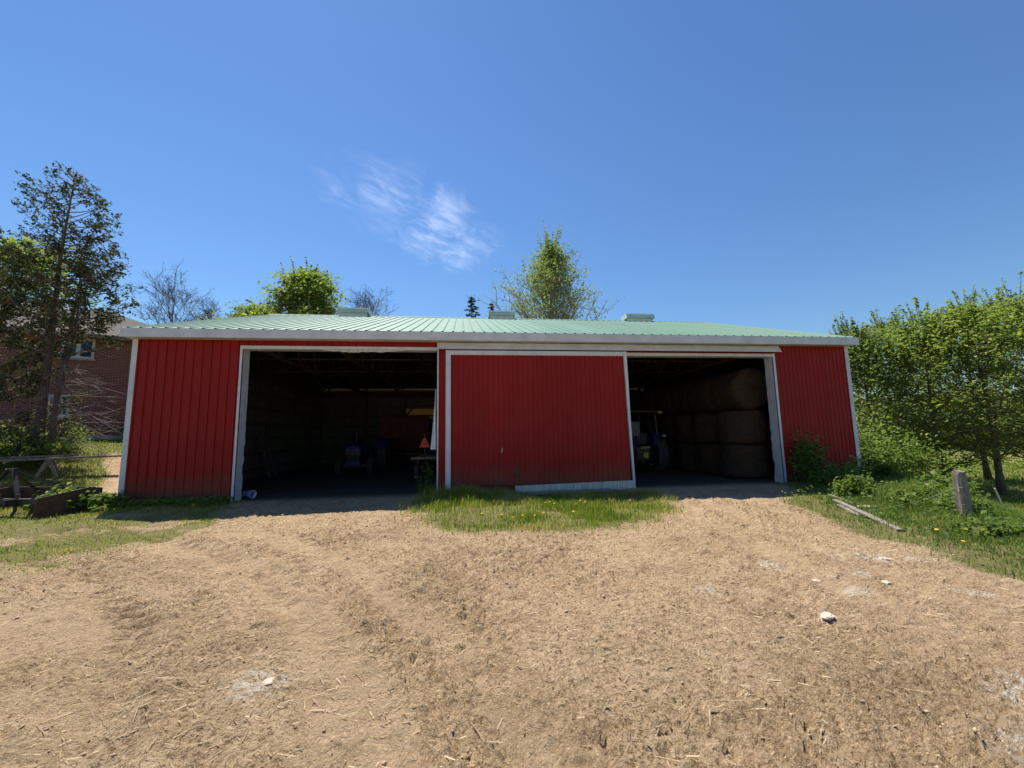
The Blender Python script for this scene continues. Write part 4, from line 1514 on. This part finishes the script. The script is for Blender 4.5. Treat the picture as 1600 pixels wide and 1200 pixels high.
shr = [('shrub', 'dark shrub climbing the barn wall beside the right door jamb', 19.5, -0.35, 1.75, 0.55, 'weed', 0.10, 20, 70, (0.9, 0.5)),
       ('shrub', 'yellow-green sapling bush at the right end of the barn', 24.2, 0.55, 2.3, 1.0, 'leaf_yellow', 0.11, 26, 60, (1, 0.8)),
       ('shrub', 'low raspberry bush along the right barn wall', 20.3, -0.9, 0.75, 0.75, 'leaf_maple', 0.11, 22, 60, (1.2, 0.6)),
       ('shrub', 'leafy weeds under the right corner of the barn', 21.5, -0.95, 0.85, 0.7, 'weed', 0.10, 22, 60, (1, 0.7)),
       ('shrub', 'tall dark bush hiding the foot of the barn end wall', 23.6, 2.4, 2.8, 1.1, 'leaf_dark', 0.12, 34, 80, (1, 1)),
       ('shrub', 'bush filling the gap behind the yellow-green sapling', 25.4, 2.8, 2.2, 1.0, 'leaf_maple', 0.12, 30, 80, (1, 1)),
       ('shrub', 'broad bush between the barn end and the maples', 27.3, 5.0, 4.6, 1.5, 'leaf_dark', 0.14, 40, 90, (1, 1)),
       ('weed_clump', 'nettle clump growing at the left corner of the barn', -0.75, -0.55, 0.62, 0.75, 'weed', 0.11, 40, 40, (1.1, 0.7)),
       ('weed_clump', 'weeds hugging the left corner post', 0.1, -0.55, 0.45, 0.5, 'weed', 0.10, 26, 36, (1, 0.6)),
       ('shrub', 'dark shrub at the foot of the house wall', -7.9, 11.6, 1.35, 0.7, 'leaf_dark', 0.10, 26, 60, (1, 1)),
       ('shrub', 'pale-leaved weeds under the cedars behind the plank', -6.9, 4.9, 0.95, 1.1, 'weed', 0.11, 34, 60, (1.4, 0.8)),
       ('shrub', 'tangled undergrowth at the far left edge', -9.0, 4.0, 1.5, 1.5, 'leaf_dark', 0.11, 46, 80, (1.4, 1)),
       ('shrub', 'undergrowth round the cedar trunks', -7.6, 6.6, 1.5, 1.2, 'leaf_dark', 0.10, 36, 60, (1.2, 1)),
       ('weed_clump', 'leafy weed clump just above the boards on the right verge', 18.4, -2.9, 0.55, 0.55, 'weed', 0.09, 24, 40, (1.3, 0.8)),
       ('weed_clump', 'weed clump between the boards and the wooden post', 18.6, -4.3, 0.50, 0.6, 'weed', 0.08, 24, 40, (1.3, 0.8)),
       ('weed_clump', 'tall weeds at the foot of the wooden post', 17.95, -5.35, 0.42, 0.45, 'weed', 0.075, 22, 36, (1, 0.8)),
       ('weed_clump', 'bushy weeds behind the wooden post on the bank edge', 20.2, -3.6, 0.75, 0.7, 'weed', 0.09, 28, 44, (1.2, 0.9)),
       ('weed_clump', 'weed clump right of the dark shrub at the barn wall', 19.3, -1.6, 0.55, 0.6, 'weed', 0.09, 26, 40, (1.4, 0.7)),
       ('weed_clump', 'weeds at the right edge of the picture below the post', 17.0, -6.6, 0.32, 0.55, 'weed', 0.07, 24, 36, (1.2, 1)),
       ('weed_clump', 'tall weed growing inside the left bay by the centre post', 7.72, 0.75, 1.05, 0.28, 'weed', 0.10, 7, 26, (1, 1))]
for i, (nm, lab, x, y, H, R, mt, lf, ns, pr_, sp) in enumerate(shr):
    shrub(nm, lab, (x, y, gz(x, y)), H, R, 400 + i, mt, lf, ns, pr_, None, 'weed' if 'weed' in nm else 'shrub', 0.5, sp)


# grasses: uncountable, one object per stretch
def grass(name, label, N, sampler, hgt, wid, mat, seed, bend=0.5, cat='grass', stuff=True):
    rng = np.random.default_rng(seed)
    x, y, k = sampler(rng, N)
    n = len(x)
    z = ground_z(x, y) - 0.01
    hh = hgt * k * rng.uniform(0.45, 1.25, n)
    a = rng.uniform(0, 6.28, n)
    dx, dy = np.cos(a), np.sin(a)
    b = bend * rng.uniform(0.2, 1.3, n) * hh
    w = wid * rng.uniform(0.6, 1.3, n)
    P = np.stack([x, y, z], 1)
    D = np.stack([dx, dy, 0 * dx], 1)
    S = np.stack([-dy, dx, 0 * dx], 1)
    up = np.array([0, 0, 1.0])
    m = P + D * (b * 0.3)[:, None] + up * (hh * 0.6)[:, None]
    t = P + D * b[:, None] + up * hh[:, None]
    V = np.stack([P - S * w[:, None] / 2, P + S * w[:, None] / 2, m + S * w[:, None] * 0.4, m - S * w[:, None] * 0.4, t], 1).reshape(-1, 3)
    i0 = np.arange(n) * 5
    F = np.concatenate([np.stack([i0, i0 + 1, i0 + 2], 1), np.stack([i0, i0 + 2, i0 + 3], 1), np.stack([i0 + 3, i0 + 2, i0 + 4], 1)])
    patch = fbm(x * 1.1, y * 1.1, 3, seed)
    tint = np.clip(0.45 + (patch - 0.5) * 1.4 + rng.normal(0, 0.2, n) + (rng.random(n) < 0.16) * 0.55, 0, 1)
    o = np_mesh(name, V, F, mat, np.repeat(tint, 5))
    tag(o, label, cat, kind='stuff')
    return o


def region(x0, x1, y0, y1, keep=0.45, dens=None, hk=None):
    def f(rng, N):
        x = rng.uniform(x0, x1, N)
        y = rng.uniform(y0, y1, N)
        d = dirt_mask(x, y)
        p = np.clip((1 - d) * 1.2, 0, 1)
        if dens is not None:
            p = p * dens(x, y)
        ok = (rng.random(N) < p) & ~((x > -0.02) & (x < 21.75) & (y > -0.03) & (y < 15.7))
        x, y = x[ok], y[ok]
        k = 0.6 + 0.8 * fbm(x * 1.6, y * 1.6, 3, 77)
        if hk is not None:
            k = k * hk(x, y)
        return x, y, k
    return f


isl_dens = lambda x, y: np.clip(0.1 + 3.0 * (fbm(x * 1.3, y * 1.3, 4, 91) - 0.37) - 0.12 * np.clip(-y - 2.6, 0, 3), 0.12, 1)
grass('grass_island', 'green grass and dead stalks in front of the sliding door', 90000, region(7.4, 14.0, -5.4, -0.2, dens=isl_dens,
      hk=lambda x, y: (0.5 + 0.4 * sstep(-4.6, -1.8, y) + 0.85 * sstep(10.2, 8.8, x) * sstep(-2.8, -1.2, y)) * (1 - 0.6 * sstep(9.9, 10.6, x) * sstep(-1.7, -0.9, y))), 0.21, 0.010, 'grass', 501)
left_d = lambda x, y: np.clip(0.2 + 2.4 * (fbm(x * 0.9, y * 0.9, 4, 92) - 0.33), 0.12, 1)
grass('yard_grass', 'patchy short grass left of the dirt yard', 110000, region(-4.5, 4.4, -7.5, 2.5, dens=left_d, hk=lambda x, y: 0.6 + 0.7 * sstep(-2.5, -0.8, y)), 0.085, 0.009, 'grass', 502)
grass('lawn', 'mown lawn sloping up to the brick house', 60000, region(-17, -0.6, 1.5, 14), 0.10, 0.02, 'grass_field', 503)
grass('bank_grass', 'long grass on the bank right of the yard', 120000, region(14.2, 24.5, -9.5, -0.2, dens=lambda x, y: np.clip(0.22 + 1.6 * sstep(-0.2, 1.4, x - np.interp(y, [-9, -3.7, 0], [14.9, 16.6, 19.5])), 0, 1),
      hk=lambda x, y: 0.45 + 1.1 * sstep(0.5, 3.0, x - np.interp(y, [-9, -3.7, 0], [14.9, 16.6, 19.5]))), 0.20, 0.011, 'weed', 504)
grass('pasture_grass', 'green pasture grass beyond the wooden post', 70000, region(22, 60, -6, 26, dens=lambda x, y: np.clip(30 / (x * 1.0), 0, 1)), 0.14, 0.035, 'grass_field', 505)
grass('pasture_tufts', 'scattered taller tufts across the far pasture', 26000, region(40, 120, -2, 60), 0.2, 0.09, 'grass_field', 506)

# broad weed leaves through the bank and beside the left wall
rngw = np.random.default_rng(520)
def broad(name, label, N, smp, size, hz, mat, seed):
    rng = np.random.default_rng(seed)
    x, y, k = smp(rng, N)
    P = np.stack([x, y, ground_z(x, y) + rng.uniform(0.02, 1, len(x)) * hz * k], 1)
    o = leaves(name, P, size, mat, None, rng, 0.45 + (fbm(x, y, 3, seed) - 0.5) * 1.3 + rng.normal(0, 0.2, len(x)), 0.8, 0.6)
    tag(o, label, 'weeds', kind='stuff')


broad('bank_weeds', 'broad-leaved weeds covering the bank by the post', 40000, region(15.6, 24, -7.5, -0.3, dens=lambda x, y: np.clip(0.05 + sstep(0.8, 2.6, x - np.interp(y, [-9, -3.7, 0], [15.2, 16.8, 19.3])) * 2.2 * (fbm(x, y, 3, 95) - 0.3), 0, 1)), 0.065, 0.26, 'weed', 521)
broad('wall_weeds', 'low shaded weeds along the left barn wall', 2600, region(0.1, 2.9, -1.1, -0.05), 0.07, 0.2, 'weed', 522)

# far wood closing the pasture
rngf = np.random.default_rng(530)
LP, LT = [], []
for k in range(150):
    x = rngf.uniform(45, 150)
    y = 56 + rngf.uniform(0, 18) - 0.0 * x
    if k > 110:
        x = rngf.uniform(95, 140)
        y = rngf.uniform(12, 60)
    H = rngf.uniform(8.0, 12.0)
    R = rngf.uniform(2.6, 4.6)
    n = 520
    u = rand_unit(rngf, n) * (rngf.random((n, 1)) ** 0.35)
    LP.append(np.array([x, y, -2.4 + H * 0.52]) + u * np.array([R, R, H * 0.52]) + rngf.normal(0, 0.3, (n, 3)))
    LT.append(rngf.normal(0.45, 0.15) + rngf.normal(0, 0.2, n))
fw_ = leaves('far_wood', np.concatenate(LP), 0.9, 'leaf_far', None, rngf, np.concatenate(LT), 0.5, 0.7)
tag(fw_, 'dark green wood closing the far side of the pasture', 'wood', kind='stuff')

# straw and chaff trodden into the yard
rngs = np.random.default_rng(540)
N = 46000
sx = rngs.uniform(0.5, 17.8, N)
sy = -10.6 + 10.4 * rngs.random(N) ** 1.15
sd = dirt_mask(sx, sy)
ok = (rngs.random(N) < np.clip(sd * 0.7 + 0.4, 0, 1) * np.clip(0.15 + 1.9 * (fbm(sx * 0.7, sy * 0.7, 3, 96) - 0.25), 0.05, 1))
sx, sy = sx[ok], sy[ok]
n = len(sx)
a = rngs.normal(0.25, 0.9, n)
L = rngs.gamma(2.2, 0.022, n).clip(0.015, 0.16)
w = rngs.uniform(0.0022, 0.0055, n)
ex, ey = np.cos(a) * L / 2, np.sin(a) * L / 2
z0 = ground_z(sx - ex, sy - ey) + rngs.uniform(0.002, 0.012, n)
z1 = ground_z(sx + ex, sy + ey) + rngs.uniform(0.002, 0.016, n)
qx, qy = -np.sin(a) * w / 2, np.cos(a) * w / 2
V = np.stack([np.stack([sx - ex - qx, sy - ey - qy, z0], 1), np.stack([sx - ex + qx, sy - ey + qy, z0 + w * 0.6], 1),
              np.stack([sx + ex + qx, sy + ey + qy, z1 + w * 0.6], 1), np.stack([sx + ex - qx, sy + ey - qy, z1], 1)], 1).reshape(-1, 3)
st = np_mesh('straw_litter', V, np.arange(4 * n).reshape(n, 4), 'straw', np.repeat(rngs.random(n), 4))
tag(st, 'loose straw and chaff trodden into the dirt yard', 'straw', kind='stuff')

# clods of dry earth
N = 7000
cx = rngs.uniform(3, 16, N)
cy = -10.6 + 9.5 * rngs.random(N) ** 1.2
ok = rngs.random(N) < dirt_mask(cx, cy) * np.clip(3 * (fbm(cx * 0.9, cy * 0.9, 3, 97) - 0.36), 0.06, 1)
cx, cy = cx[ok], cy[ok]
n = len(cx)
r = rngs.gamma(1.8, 0.0035, n).clip(0.003, 0.017)
octv = np.array([(1, 0, 0), (0.3, 0.95, 0), (-0.8, 0.6, 0), (-0.8, -0.55, 0), (0.35, -0.9, 0), (0.1, 0, 0.8), (0, 0.1, -0.6)], float)
rotz = rngs.uniform(0, 6.28, n)
c_, s_ = np.cos(rotz), np.sin(rotz)
B = octv[None] * (1 + 0.3 * rngs.normal(size=(n, 7, 3))) * r[:, None, None]
Bx = B[..., 0] * c_[:, None] - B[..., 1] * s_[:, None]
By = B[..., 0] * s_[:, None] + B[..., 1] * c_[:, None]
V = np.stack([Bx + cx[:, None], By + cy[:, None], B[..., 2] + (ground_z(cx, cy) + r * 0.35)[:, None]], -1).reshape(-1, 3)
fo = np.array([(k, (k + 1) % 5, 5) for k in range(5)] + [((k + 1) % 5, k, 6) for k in range(5)])
F = (np.arange(n)[:, None, None] * 7 + fo[None]).reshape(-1, 3)
M['clod'] = simple('dry_clods', (0.60, 0.43, 0.27), (0.36, 0.24, 0.14), 3, 0.95, bmp=0.5)
cl = np_mesh('earth_clods', V, F, 'clod')
tag(cl, 'crumbled clods of dry earth on the yard', 'earth', kind='stuff')


# ================================================================ SMALL THINGS OUTSIDE
def rock(name, label, loc, s, seed, mat='stone', group=None, cat='stone', rz=0.0):
    rng = np.random.default_rng(seed)
    V, F = [], []
    n, m_ = 12, 7
    for i in range(m_ + 1):
        th = math.pi * i / m_
        for k in range(n):
            ph = 2 * math.pi * k / n
            d = np.array([math.sin(th) * math.cos(ph), math.sin(th) * math.sin(ph), math.cos(th)])
            d = np.sign(d) * np.abs(d) ** 0.7
            rr = 1 + 0.22 * (vnoise(d[0] * 2 + 5 + seed, d[1] * 2 + d[2] * 3 + 7, seed) - 0.5) * 2
            V.append(d * rr * np.array(s))
    for i in range(m_):
        for k in range(n):
            F.append((i * n + k, i * n + (k + 1) % n, (i + 1) * n + (k + 1) % n, (i + 1) * n + k))
    me = bpy.data.meshes.new(name)
    me.from_pydata([tuple(v) for v in V], [], F)
    me.materials.append(M[mat])
    me.update()
    o = link_mesh(name, me, None, loc, (0, 0, rz))
    tag(o, label, cat, group)
    return o


for i, (x, y, s, lab) in enumerate(((17.45, -4.05, (.26, .12, .07), 'flat grey stone lying by the boards on the right verge'),
                                   (12.05, -8.6, (.10, .06, .028), 'small white stone half buried right of the middle of the yard'),
                                   (13.35, -8.0, (.07, .05, .03), 'pale stone beside the chalky patch on the right'),
                                   (12.75, -7.75, (.06, .045, .03), 'rounded pale stone just left of the chalky patch'),
                                   (14.2, -7.25, (.10, .06, .03), 'white stone in the chalky patch near the right verge'),
                                   (7.5, -8.85, (.08, .06, .025), 'white stone in the pale hollow at lower left'),
                                   (12.0, -9.9, (.05, .035, .025), 'small stone near the lower right corner'))):
    rock('stone', lab, (x, y, gz(x, y) - (0.006 if i else 0.0)), tuple(q * (0.75 if i else 1.0) for q in s), 600 + i, rz=i * 0.7)

# old boards on the right verge
for i, (p0, p1, w, lab) in enumerate((((17.2, -3.55), (16.0, -5.95), 0.10, 'longest grey board lying along the right edge of the yard'),
                                      ((16.95, -3.95), (16.55, -4.8), 0.17, 'short wide pale board lying beside the longest board'),
                                      ((17.85, -2.75), (17.4, -3.8), 0.05, 'thin pale lath above the other boards on the verge'))):
    za, zb = gz(*p0) + 0.03 + 0.012 * i, gz(*p1) + 0.02 + 0.012 * i
    o = MB().bar((*p0, za), (*p1, zb), w, 0.035).build('old_board', 'old_wood', bevel=0.004)
    tag(o, lab, 'board', 'boards on the right verge')
o = MB().bar((10.6, -0.85, gz(10.6, -.85) + 0.09), (13.0, -0.75, gz(13, -.75) + 0.1), 0.14, 0.07).build('timber', 'old_wood', bevel=0.01)
tag(o, 'grey timber lying in the grass under the sliding door', 'timber')

# fence post with wire and two plastic pegs in the pasture
fp = empty('fence_post', (17.78, -5.6, gz(17.78, -5.6)), 0.3)
fp.scale = (0.72, 0.72, 0.8)
tag(fp, 'thick weathered wooden fence post on the bank', 'fence post')
pr = []
rp = random.Random(5)
b = MB()
n = 14
lev = [(-0.3, 0.155), (0.0, 0.15), (0.35, 0.138), (0.7, 0.132), (1.0, 0.128), (1.08, 0.12)]
vs, fs = [], []
groove = [1 + 0.10 * rp.uniform(-1, 1) for _ in range(n)]
for h, r in lev:
    for k in range(n):
        a_ = 2 * math.pi * k / n
        q = r * groove[k] * (1 + 0.03 * rp.uniform(-1, 1))
        vs.append((q * math.cos(a_) - 0.05 * h, q * math.sin(a_), h + (0.03 * rp.uniform(-1, 1) if h > 1.02 else 0)))
for i in range(len(lev) - 1):
    for k in range(n):
        fs.append((i * n + k, i * n + (k + 1) % n, (i + 1) * n + (k + 1) % n, (i + 1) * n + k))
fs.append(tuple((len(lev) - 1) * n + k for k in range(n)))
b.add(vs, fs)
b.build('post', 'old_wood', fp)
for z in (0.35, 0.72):
    ring = [(-0.05 * z + 0.15 * math.cos(2 * math.pi * k / 20), 0.15 * math.sin(2 * math.pi * k / 20), z + 0.02 * math.sin(4 * math.pi * k / 20)) for k in range(21)]
    MB().tube(ring, 0.004, 5, False).build('wire_loop', 'wire', fp)
MB().tube([(-0.14, 0.08, 0.72), (-0.5, 0.5, 0.45), (-0.9, 1.0, 0.25), (-1.2, 1.7, 0.02)], 0.0022, 5, False).build('slack_wire', 'wire', fp)
for i, (x0, y0, z0, x1, y1, z1, lab) in enumerate(((18.85, -4.35, 0.16, 19.22, -4.62, 0.10, 'white plastic peg leaning low beside the wooden post'),
                                                  (28.25, 1.0, 0.75, 28.6, 1.0, -0.1, 'white plastic peg standing aslant out in the pasture'))):
    g0 = gz(x1, y1)
    o = MB().tube([(x0, y0, g0 + z0), (x1, y1, g0 + z1 - 0.05)], 0.026, 8).build('fence_peg', 'plastic')
    tag(o, lab, 'fence peg', 'plastic fence pegs')

# box scraper at the left
bs = empty('box_scraper', (-1.55, -0.70, gz(-1.5, -0.7) + 0.0), math.radians(-14))
bs.scale = (1.12, 1.12, 1.25)
tag(bs, 'rusty box scraper with ripper shanks standing in the grass at left', 'farm implement')
for s in (-1, 1):
    e = MB()
    pr = [(-0.55, 0.05), (-0.42, 0.0), (0.62, 0.0), (0.66, 0.06), (0.66, 0.42), (0.40, 0.46), (-0.50, 0.36)]
    n = len(pr)
    e.add([(s * 1.05 + dx, y, z) for dx in (-0.012, 0.012) for y, z in pr], [tuple(range(n)), tuple(range(2 * n - 1, n - 1, -1))] + [(k, n + k, n + (k + 1) % n, (k + 1) % n) for k in range(n)])
    e.build('side_plate', 'rust', bs)
    MB().bar((s * 0.42, -0.38, 0.30), (s * 0.08, -0.28, 0.86), 0.07, 0.03).build('hitch_upright', 'dark_steel', bs)
    MB().bar((s * 0.10, -0.26, 0.84), (s * 0.45, 0.50, 0.40), 0.06, 0.02).build('brace', 'dark_steel', bs)
    MB().bar((s * 0.46, -0.62, 0.28), (s * 0.46, -0.35, 0.28), 0.04, 0.12).build('lift_pin_plate', 'dark_steel', bs)
MB().box(-1.04, 1.04, -0.44, -0.34, 0.24, 0.34).build('shank_beam', 'dark_steel', bs, bevel=0.008)
MB().add([(x, y, z) for x in (-1.035, 1.035) for y, z in ((0.50, 0.02), (0.56, 0.22), (0.50, 0.45), (0.53, 0.45), (0.59, 0.22), (0.53, 0.02))],
         [(0, 1, 7, 6), (1, 2, 8, 7), (2, 3, 9, 8), (3, 4, 10, 9), (4, 5, 11, 10), (5, 0, 6, 11), (0, 5, 4, 3, 2, 1), (6, 7, 8, 9, 10, 11)]).build('rear_blade', 'rust', bs)
for k in range(5):
    x = -0.8 + 0.4 * k
    MB().tube([(x, -0.39, 0.42), (x, -0.40, 0.12), (x, -0.46, 0.0), (x, -0.56, -0.04)], [0.028, 0.028, 0.024, 0.012], 6).build('ripper_shank', 'dark_steel', bs)
MB().bar((-0.13, -0.27, 0.85), (0.13, -0.27, 0.85), 0.04, 0.05).build('hitch_pin', 'dark_steel', bs)

# planks on sawhorses under the cedars
pts = ((-7.7, 2.5), (-3.95, 5.25))
for i, f in enumerate((0.28, 0.62)):
    x = pts[0][0] + (pts[1][0] - pts[0][0]) * f
    y = pts[0][1] + (pts[1][1] - pts[0][1]) * f
    g = gz(x, y)
    sh = empty('sawhorse', (x, y, g), math.radians(36))
    tag(sh, ['weathered sawhorse under the left part of the plank', 'weathered sawhorse under the middle of the plank'][i], 'sawhorse', 'sawhorses under the plank')
    hz = 1.03 - g + 0.03 * i
    MB().bar((0, -0.5, hz - 0.05), (0, 0.5, hz - 0.05), 0.09, 0.09).build('top_rail', 'old_wood', sh)
    for sx_ in (-1, 1):
        for sy_ in (-1, 1):
            MB().bar((sx_ * 0.04, sy_ * 0.38, hz - 0.07), (sx_ * 0.24, sy_ * 0.46, -0.04), 0.09, 0.04, (0, 1, 0)).build('leg', 'old_wood', sh)
for i, (o0, o1, dz, w, t, lab) in enumerate((((-8.3, 2.1), (-3.9, 5.3), 0.03, 0.26, 0.07, 'long dark plank resting on sawhorses below the cedars'),
                                             ((-7.9, 2.6), (-5.2, 4.75), 0.105, 0.2, 0.05, 'shorter plank stacked on the long plank'))):
    o = MB().bar((*o0, 1.03 + dz), (*o1, 1.06 + dz), w, t).build('plank', 'old_wood', bevel=0.006)
    tag(o, lab, 'plank', 'planks on the sawhorses')

# rusty hopper with crank standing behind the left corner
hp = empty('rusty_hopper', (-1.15, 2.55, gz(-1.15, 2.55)), math.radians(15))
tag(hp, 'rusty metal tub with a small hand crank behind the left barn corner', 'tub')
w_ = MB()
w_.add([(x * a_, y * a_, z) for z, a_ in ((0.12, 0.22), (0.74, 0.36), (0.74, 0.33), (0.16, 0.19)) for x, y in ((-1, -1), (1, -1), (1, 1), (-1, 1))],
       [(3, 2, 1, 0)] + [(i * 4 + k, i * 4 + (k + 1) % 4, i * 4 + 4 + (k + 1) % 4, i * 4 + 4 + k) for i in (0, 1, 2) for k in range(4)] + [(12, 13, 14, 15)])
w_.build('tub', 'rust', hp)
MB().box(-0.24, 0.24, -0.24, 0.24, 0.0, 0.12).build('base', 'concrete', hp)
MB().tube([(-0.2, 0, 0.74), (-0.2, 0, 1.02), (-0.16, 0, 1.12), (-0.2, 0, 1.22), (-0.12, 0, 1.26)], [0.05, 0.045, 0.03, 0.02, 0.015], 8).build('crank', 'dark_steel', hp)
MB().lathe([(0.0, 0), (0.05, 0.0), (0.06, 0.03), (0.05, 0.06), (0, 0.06)], 10, 'Y', (-0.46, -0.1, 0.80)).build('knob', 'yellow', hp)
MB().bar((-0.46, -0.07, 0.80), (-0.2, 0, 0.9), 0.03, 0.03).build('arm', 'dark_steel', hp)

# dandelions in the grass island
dn_pts = [(9.55, -4.35), (9.75, -4.45), (9.95, -4.3), (10.15, -4.5), (10.35, -4.25), (10.55, -3.55), (10.72, -3.62), (10.66, -3.42), (11.35, -3.3), (11.5, -3.2), (11.42, -3.42), (12.35, -3.6),
          (9.2, -4.2), (10.9, -4.4), (1.35, -2.2), (1.55, -2.25), (15.6, -6.8), (15.2, -7.4), (3.0, -2.1), (12.9, -3.9)]
dm = MB().lathe([(0.0, 0.0), (0.010, 0.001), (0.026, 0.010), (0.022, 0.016), (0.010, 0.019), (0.0, 0.02)], 10).mesh('flower_head')
dm.materials.append(M['dandelion'])
sm = MB().tube([(0, 0, -0.17), (0.006, 0, -0.08), (0, 0, 0)], 0.003, 5).mesh('stalk')
sm.materials.append(M['stem'])
for i, (x, y) in enumerate(dn_pts):
    d = empty('dandelion', (x, y, gz(x, y) + 0.19 + 0.05 * random.random()))
    if y > -6 and 8 < x < 13.5:
        tag(d, 'yellow dandelion flower in the grass before the sliding door', 'dandelion', 'dandelions in the grass before the sliding door')
    elif x > 14:
        tag(d, 'yellow dandelion flower on the right verge', 'dandelion', 'dandelions on the right verge')
    else:
        tag(d, 'dandelion flower in the grass before the left barn wall', 'dandelion', 'dandelions before the left wall')
    h = link_mesh('flower_head', dm, d, (0, 0, 0), (random.uniform(-.5, .1), random.uniform(-.3, .3), 0))
    h.scale = (1.05, 1.05, 1.05)
    link_mesh('stalk', sm, d)


# ================================================================ A WISP OF CIRRUS
def cloud_mat():
    m, nt, b = new_mat('ice_cloud')
    nt.nodes.remove(b)
    tc = nt.nodes.new('ShaderNodeTexCoord')
    G = tc.outputs['Generated']
    mp = nt.nodes.new('ShaderNodeMapping')
    mp.inputs['Rotation'].default_value = (0, 0, math.radians(CLOUD_ROT))
    nt.links.new(G, mp.inputs['Vector'])
    f1 = noise(nt, 3.0, 9, 0.62, vec=mp.outputs[0], stretch=(0.8, 4.2, 1.0), dist=0.25)
    f2 = noise(nt, 2.2, 4, 0.5, vec=G, dist=0.3)
    sep = nt.nodes.new('ShaderNodeVectorMath')
    sep.operation = 'DISTANCE'
    sep.inputs[1].default_value = (0.0, 0.0, 0.0)
    mp2 = nt.nodes.new('ShaderNodeMapping')
    mp2.vector_type = 'TEXTURE'
    mp2.inputs['Location'].default_value = (0.5, 0.5, 0.5)
    mp2.inputs['Rotation'].default_value = (0, 0, math.radians(38))
    mp2.inputs['Scale'].default_value = (1.35, 0.8, 1.0)
    nt.links.new(G, mp2.inputs['Vector'])
    nt.links.new(mp2.outputs[0], sep.inputs[0])
    edge = math_n(nt, 'ADD', sep.outputs['Value'], math_n(nt, 'MULTIPLY', math_n(nt, 'SUBTRACT', f2, 0.5), 0.55))
    e = ramp(nt, edge, [(0.10, (1, 1, 1)), (0.27, (0.45,) * 3), (0.42, (0, 0, 0))])
    k = ramp(nt, f1, [(0.36, (0, 0, 0)), (0.56, (0.5,) * 3), (0.76, (1, 1, 1))])
    al = math_n(nt, 'MULTIPLY', math_n(nt, 'MULTIPLY', e, math_n(nt, 'POWER', k, 1.3)), 0.25)
    tb = nt.nodes.new('ShaderNodeBsdfTransparent')
    tl = nt.nodes.new('ShaderNodeBsdfTranslucent')
    tl.inputs['Color'].default_value = (0.95, 0.95, 0.95, 1)
    mx = nt.nodes.new('ShaderNodeMixShader')
    nt.links.new(al, mx.inputs[0])
    nt.links.new(tb.outputs[0], mx.inputs[1])
    nt.links.new(tl.outputs[0], mx.inputs[2])
    nt.links.new(mx.outputs[0], nt.nodes['Material Output'].inputs['Surface'])
    return m


CLOUD_ROT = -35
M['cloud'] = cloud_mat()
CC = Vector((-300, 0, 0))
cb_ = MB()
CH = 6000.0
cl_c = (0.0, 0.0)
vs, fs = [], []
S = 24
CLX, CLY, CW, CD = -1000.0, 11700.0, 5200.0, 7600.0
for L in range(2):
    k0 = len(vs)
    for j in range(S + 1):
        for i in range(S + 1):
            x = CLX + CW * (i / S - 0.5)
            y = CLY + CD * (j / S - 0.5)
            z = CH + L * 180 + 120 * math.sin(i * 0.7 + L) * math.cos(j * 0.5)
            vs.append((x, y, z))
    for j in range(S):
        for i in range(S):
            a_ = k0 + j * (S + 1) + i
            fs.append((a_, a_ + 1, a_ + S + 2, a_ + S + 1))
cb_.add(vs, fs)
co = cb_.build('cirrus_cloud', 'cloud', smooth=True)
tag(co, 'small white wisp of cirrus cloud high above the barn', 'cloud')
